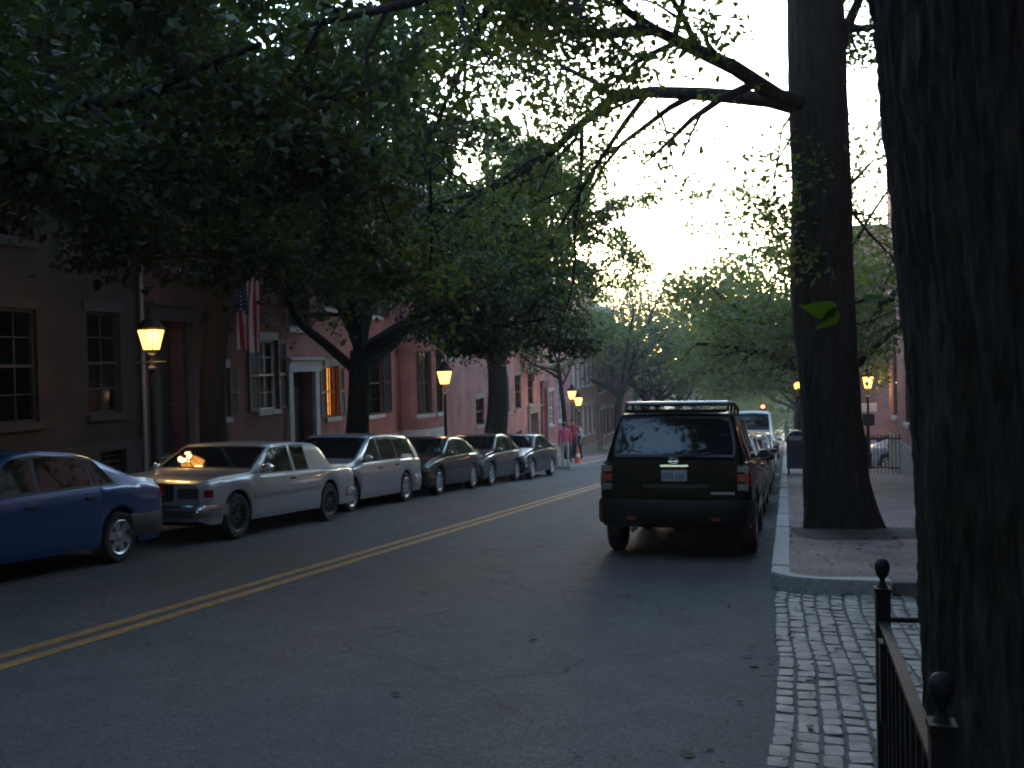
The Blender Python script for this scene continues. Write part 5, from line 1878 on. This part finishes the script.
A0, C0 = Vector((p1.x, p1.y, za)), Vector((p2.x, p2.y, zb2))
flat_bar(A0, C0, 0.015, 0.012)
flat_bar(A0 - Vector((0, 0, 0.70)), C0 - Vector((0, 0, 0.70)), 0.014, 0.012)
b_.v = [tuple(Vector(q) - ro_) for q in b_.v]
b_.build('rail', 'iron', rail)
for k in range(1, 11):
    q = A0.lerp(C0, k / 11)
    b_ = MB().box(q.x - 0.008 - ro_.x, q.x + 0.008 - ro_.x, q.y - 0.008 - ro_.y, q.y + 0.008 - ro_.y, q.z - 0.78 - ro_.z, q.z - 0.012 - ro_.z)
    b_.build('baluster', 'iron', rail)
# return rail running right behind the trunk
b_ = MB()
E0 = Vector((p1.x + 1.3, p1.y + 0.10, za + 0.0))
b_.tube([A0 - ro_, E0 - ro_], 0.009, 8)
b_.tube([A0 - Vector((0, 0, 0.7)) - ro_, E0 - Vector((0, 0, 0.7)) - ro_], 0.009, 8)
b_.build('rail', 'iron', rail)
for k in range(1, 9):
    q = A0.lerp(E0, k / 9 + 0.35)
    if k / 9 + 0.35 > 1:
        break
    MB().box(q.x - 0.008 - ro_.x, q.x + 0.008 - ro_.x, q.y - 0.008 - ro_.y, q.y + 0.008 - ro_.y, q.z - 0.78 - ro_.z, q.z - ro_.z).build('baluster', 'iron', rail)
# the latch plate hanging on the rail
q = A0.lerp(C0, 0.22)
lp = MB()
pr_ = [(-0.030, 0.0), (0.030, 0.0), (0.030, -0.20), (0.022, -0.235), (0.0, -0.25), (-0.022, -0.235), (-0.030, -0.20)]
dvn = dv.normalized()
lp.add([tuple(q + dvn * a - nv_ * 0.035 + Vector((0, 0, c)) - ro_) for a, c in pr_] + [tuple(q + dvn * a - nv_ * 0.023 + Vector((0, 0, c)) - ro_) for a, c in pr_],
       [tuple(range(7)), tuple(range(13, 6, -1))] + [(k, k + 7, (k + 1) % 7 + 7, (k + 1) % 7) for k in range(7)])
lp.build('latch_plate', 'iron', rail)

# iron fence at the far corner of the right building
fx0, fx1, fyy = 2.05, 3.38, 32.6
fe = thing('iron_fence', 'low grey iron fence beside the rose brick building, by the lamp post', 'fence', (fx0, fyy, gz(fyy) + 0.14))
for z_ in (0.18, 1.08):
    MB().box(0, fx1 - fx0, -0.018, 0.018, z_ - 0.02, z_ + 0.02).build('rail', 'iron', fe)
for k in range(13):
    MB().lathe([(0.011, 0.0), (0.011, 1.12), (0.022, 1.15), (0.003, 1.25)], (0.03 + k * (fx1 - fx0 - 0.06) / 12, 0, -0.02), 8).build('picket', 'iron', fe)

# flag
fp = at_depth(252, 284, 21.2)
flag = thing('flag', 'striped red, white and blue flag hanging from a slanted pole', 'flag', (XF + 0.03, fp.y + 0.1, fp.z - 0.25))
fo = Vector(flag.location)
pole_a, pole_b = Vector((0.0, 0.0, -0.35)), Vector((1.75, -0.1, 0.72))
MB().tube([pole_a, pole_b], 0.017, 8).lathe([(0.003, 0), (0.03, 0.02), (0.03, 0.05), (0.003, 0.07)], pole_b, 10).build('pole', 'dark_trim', flag)
cl_ = MB()
HN, FN = 39, 44
tA, tB = pole_a.lerp(pole_b, 0.36), pole_a.lerp(pole_b, 0.84)
rows = []
for j in range(FN + 1):
    f_ = j / FN
    rw = []
    for i in range(HN + 1):
        t = i / HN
        top_ = tA.lerp(tB, t)
        sq = 1 - 0.22 * f_ ** 0.6
        base_x = (tA.x + tB.x) / 2 + (top_.x - (tA.x + tB.x) / 2) * sq
        zz = top_.z * (1 - min(1, f_ * 1.4)) + (tA.z + (tB.z - tA.z) * 0.5) * min(1, f_ * 1.4) - 1.46 * f_ + 0.04 * math.sin(t * 6) * f_
        fold = 0.075 * math.sin(t * 15 + 1.2 * f_) * min(1, f_ * 2.5) + 0.03 * math.sin(t * 31 + 3 * f_) * f_
        rw.append((base_x, top_.y + fold, zz))
    rows.append(rw)
cl_.grid(rows)
mi = []
for j in range(FN):
    for i in range(HN):
        stripe = i // 3
        canton = i < 21 and j < FN * 0.40
        star = canton and (i % 4 == 2) and (j % 3 == 1)
        mi.append((1 if star else 2) if canton else (0 if stripe % 2 == 0 else 1))
cl_.m = mi
cl_.build('cloth', ['flag_red', 'flag_white', 'flag_blue'], flag, smooth=80)

# traffic cone beside the people
cp_ = ground_at(578, 463, 0.14)
cone = thing('traffic_cone', 'orange traffic cone on the pavement edge beside the people', 'cone', (cp_.x, cp_.y, gz(cp_.y) + 0.14))
MB().lathe([(0.14, 0.03), (0.135, 0.06), (0.035, 0.70), (0.02, 0.71)], n=18).build('body', 'orange', cone, smooth=40)
MB().box(-0.19, 0.19, -0.19, 0.19, -0.03, 0.03).build('base', 'orange', cone, bevel=0.01)
MB().lathe([(0.105, 0.26), (0.084, 0.40)], n=18, caps=False).build('band', 'sign_white', cone, smooth=40)


# ================================================================== PEOPLE
def person(label, loc, face, hgt, top_m, leg_m, hair_m='hair', arms='down', bottom=0.93, hat=None):
    k = hgt / 1.72
    root = thing('person', label, 'person', loc, (0, 0, face), 'people on the left pavement')
    bm = bmesh.new()
    ly = bm.verts.layers.skin.verify()

    def V(x, y, z, r):
        v = bm.verts.new((x * k, y * k, z * k))
        v[ly].radius = (r * k, r * k)
        return v

    def chain(vs):
        for a, c in zip(vs[:-1], vs[1:]):
            bm.edges.new((a, c))
    pel = V(0, 0, 0.95, 0.135)
    pel[ly].use_root = True
    sp1, ch_, nk, hd0, hd1, hd2 = V(0, 0.0, 1.12, 0.125), V(0, 0.0, 1.32, 0.145), V(0, 0.01, 1.47, 0.058), V(0, 0.025, 1.555, 0.075), V(0, 0.025, 1.63, 0.09), V(0, 0.015, 1.69, 0.05)
    chain([pel, sp1, ch_, nk, hd0, hd1, hd2])
    nose = V(0, 0.125, 1.60, 0.014)
    chain([hd1, nose])
    for s in (1, -1):
        sh = V(s * 0.185, 0, 1.40, 0.062)
        if arms == 'down':
            el, wr_ = V(s * 0.235, -0.02, 1.13, 0.044), V(s * 0.235, 0.05, 0.90, 0.030)
            hd = Vector((0.0, 0.02, -1))
        else:
            el, wr_ = V(s * 0.24, 0.03, 1.14, 0.044), V(s * 0.13, 0.27, 1.17, 0.030)
            hd = Vector((-s * 0.35, 0.95, 0.1)).normalized()
        chain([ch_, sh, el, wr_])
        w0 = Vector(wr_.co) / k
        pc = w0 + hd * 0.065
        pm_ = V(pc.x, pc.y, pc.z, 0.030)
        chain([wr_, pm_])
        sdv = Vector((0, 1, 0)) if arms == 'down' else Vector((s * 0.9, 0.3, 0.2)).normalized()
        for fi, (o_, ln) in enumerate(((-0.032, 0.075), (-0.011, 0.088), (0.011, 0.082), (0.031, 0.062))):
            a = pc + sdv * o_ + hd * 0.035
            c = a + hd * ln * 0.55 + Vector((-s * 0.004, 0, 0))
            e = c + hd * ln * 0.4 + Vector((-s * 0.014, 0, 0))
            chain([pm_, V(*a, 0.0095), V(*c, 0.0085), V(*e, 0.007)])
        a = pc + sdv * 0.045 - hd * 0.01
        e = a + sdv * 0.02 + hd * 0.05
        chain([pm_, V(*a, 0.011), V(*e, 0.008)])
        hip, kn, an, toe = V(s * 0.09, 0, 0.86, 0.092), V(s * 0.10, 0.015, 0.49, 0.060), V(s * 0.105, -0.015, 0.09, 0.042), V(s * 0.115, 0.15, 0.035, 0.034)
        chain([pel, hip, kn, an, toe])
    me0 = bpy.data.meshes.new('tmp')
    bm.to_mesh(me0)
    bm.free()
    to = bpy.data.objects.new('tmp', me0)
    COL.objects.link(to)
    to.modifiers.new('s', 'SKIN')
    m2 = to.modifiers.new('ss', 'SUBSURF')
    m2.levels = m2.render_levels = 1
    dg = bpy.context.evaluated_depsgraph_get()
    dg.update()
    me = bpy.data.meshes.new_from_object(to.evaluated_get(dg))
    bpy.data.objects.remove(to)
    me.name = 'body'
    me.materials.clear()
    for m in (top_m, leg_m, 'skin', 'rubber'):
        me.materials.append(MT[m] if isinstance(m, str) else m)
    for p in me.polygons:
        c = p.center / k
        if c.z > 1.475:
            i = 2
        elif c.z < 0.08:
            i = 3
        elif arms == 'down' and abs(c.x) > 0.19 and c.z < 0.90:
            i = 2
        elif arms != 'down' and c.y > 0.27:
            i = 2
        elif c.z < bottom and not (arms == 'down' and abs(c.x) > 0.195):
            i = 1
        else:
            i = 0
        p.material_index = i
    me.shade_smooth()
    bo_ = bpy.data.objects.new('body', me)
    COL.objects.link(bo_)
    bo_.parent = root
    hb2 = MB()
    P = []
    for i in range(9):
        ph = math.pi * (i / 8) * 0.62
        P.append([(0.102 * k * math.sin(ph) * math.cos(a), (0.012 + 0.115 * math.sin(ph) * math.sin(a) - (0.02 if math.sin(a) > 0 else 0) * math.sin(ph)) * k, (1.628 + 0.108 * math.cos(ph) + (0.07 * max(0, math.sin(a)) * (i / 8))) * k) for a in np.linspace(0, 2 * math.pi, 19)[:-1]])
    hb2.grid(P, 0, True)
    hb2.build('hair', hair_m, root, smooth=70)
    fc = MB()
    for s in (1, -1):
        fc.lathe([(0.001, 0.008), (0.009, 0.004), (0.011, 0)], (s * 0.033 * k, 0.108 * k, 1.618 * k), 8, axis='y', caps=False)
    fc.box(-0.024 * k, 0.024 * k, 0.096 * k, 0.108 * k, 1.555 * k, 1.563 * k)
    fc.build('face', 'hair', root)
    return root


def pmat(n, c):
    return mat(n, c, 0.85, var=0.15, scale=12)


q = ground_at(565.5, 466.0, 0.14)
person('person in pink top and pale trousers standing by the last parked car', (q.x, q.y, gz(q.y) + 0.14), R(20), 1.68, pmat('pink_cloth', (0.55, 0.07, 0.16)), pmat('pale_trousers', (0.36, 0.34, 0.29)))
q = ground_at(573.5, 462.5, 0.14)
person('person in red top and dark trousers beside the orange cone', (q.x, q.y, gz(q.y) + 0.14), R(200), 1.86, pmat('red_cloth', (0.30, 0.03, 0.045)), pmat('dark_trousers', (0.035, 0.03, 0.05)), arms='front')
q = ground_at(580.5, 460.5, 0.14)
person('person in white top and black trousers, rightmost of the three', (q.x, q.y, gz(q.y) + 0.14), R(120), 1.70, pmat('white_cloth', (0.50, 0.48, 0.50)), pmat('black_trousers', (0.012, 0.012, 0.016)), bottom=1.12)

# ================================================================== EVENING AIR
hz_ = MB().box(-60, 45, -60, 180, gz(180) - 2.0, 26)
ho = hz_.build('haze', [])
hm = bpy.data.materials.new('evening_air')
hm.use_nodes = True
hn = hm.node_tree.nodes
hn.remove(hn['Principled BSDF'])
pv = hn.new('ShaderNodeVolumePrincipled')
pv.inputs['Color'].default_value = (0.86, 0.89, 0.95, 1)
pv.inputs['Density'].default_value = 0.0008
pv.inputs['Anisotropy'].default_value = 0.3
hm.node_tree.links.new(pv.outputs[0], hn['Material Output'].inputs['Volume'])
ho.data.materials.append(hm)
tag(ho, 'faint evening haze filling the street', 'haze', kind='stuff')

# ================================================================== FALLEN LEAVES (uncountable)
rs = np.random.default_rng(91)
n_ = 580
xs_ = np.concatenate([rs.uniform(KR + 0.2, 2.6, 170), rs.uniform(KR - 0.35, KR, 110), rs.uniform(-9.0, -0.4, 50), rs.uniform(KR, 1.5, 90), rs.normal(TB.x + 0.3, 0.8, 160).clip(KR + 0.2, 3.0)])
ys_ = np.concatenate([rs.uniform(YK + 0.3, 20, 170), rs.uniform(4, 30, 110), rs.uniform(4, 25, 50), rs.uniform(3.5, YK, 90), rs.normal(TB.y - 0.2, 0.8, 160)])
zz_ = np.where(ys_ > YK, np.where(xs_ > KR + 0.02, 0.150, 0.012), np.where(xs_ > KR, 0.042, 0.012))
az = rs.uniform(0, 6.28, n_)
s = rs.uniform(0.02, 0.045, n_)
ax = np.stack([np.cos(az), np.sin(az), -SL * np.sin(az) + rs.normal(0, 0.12, n_)], 1)
sd = np.stack([-np.sin(az), np.cos(az), -SL * np.cos(az) + rs.normal(0, 0.12, n_)], 1)
P = np.stack([xs_, ys_, -SL * ys_ + zz_], 1)
V = np.stack([P - ax * s[:, None], P + sd * s[:, None] * 0.55, P + ax * s[:, None], P - sd * s[:, None] * 0.55], 1).reshape(-1, 3)
V[1::4, 2] += 0.008
fl = np_mesh('fallen_leaves', V, np.arange(n_ * 4), 4, ['drygrass'])
tag(fl, 'small brown fallen leaves scattered on pavement, gutter and setts', 'leaves', kind='stuff')
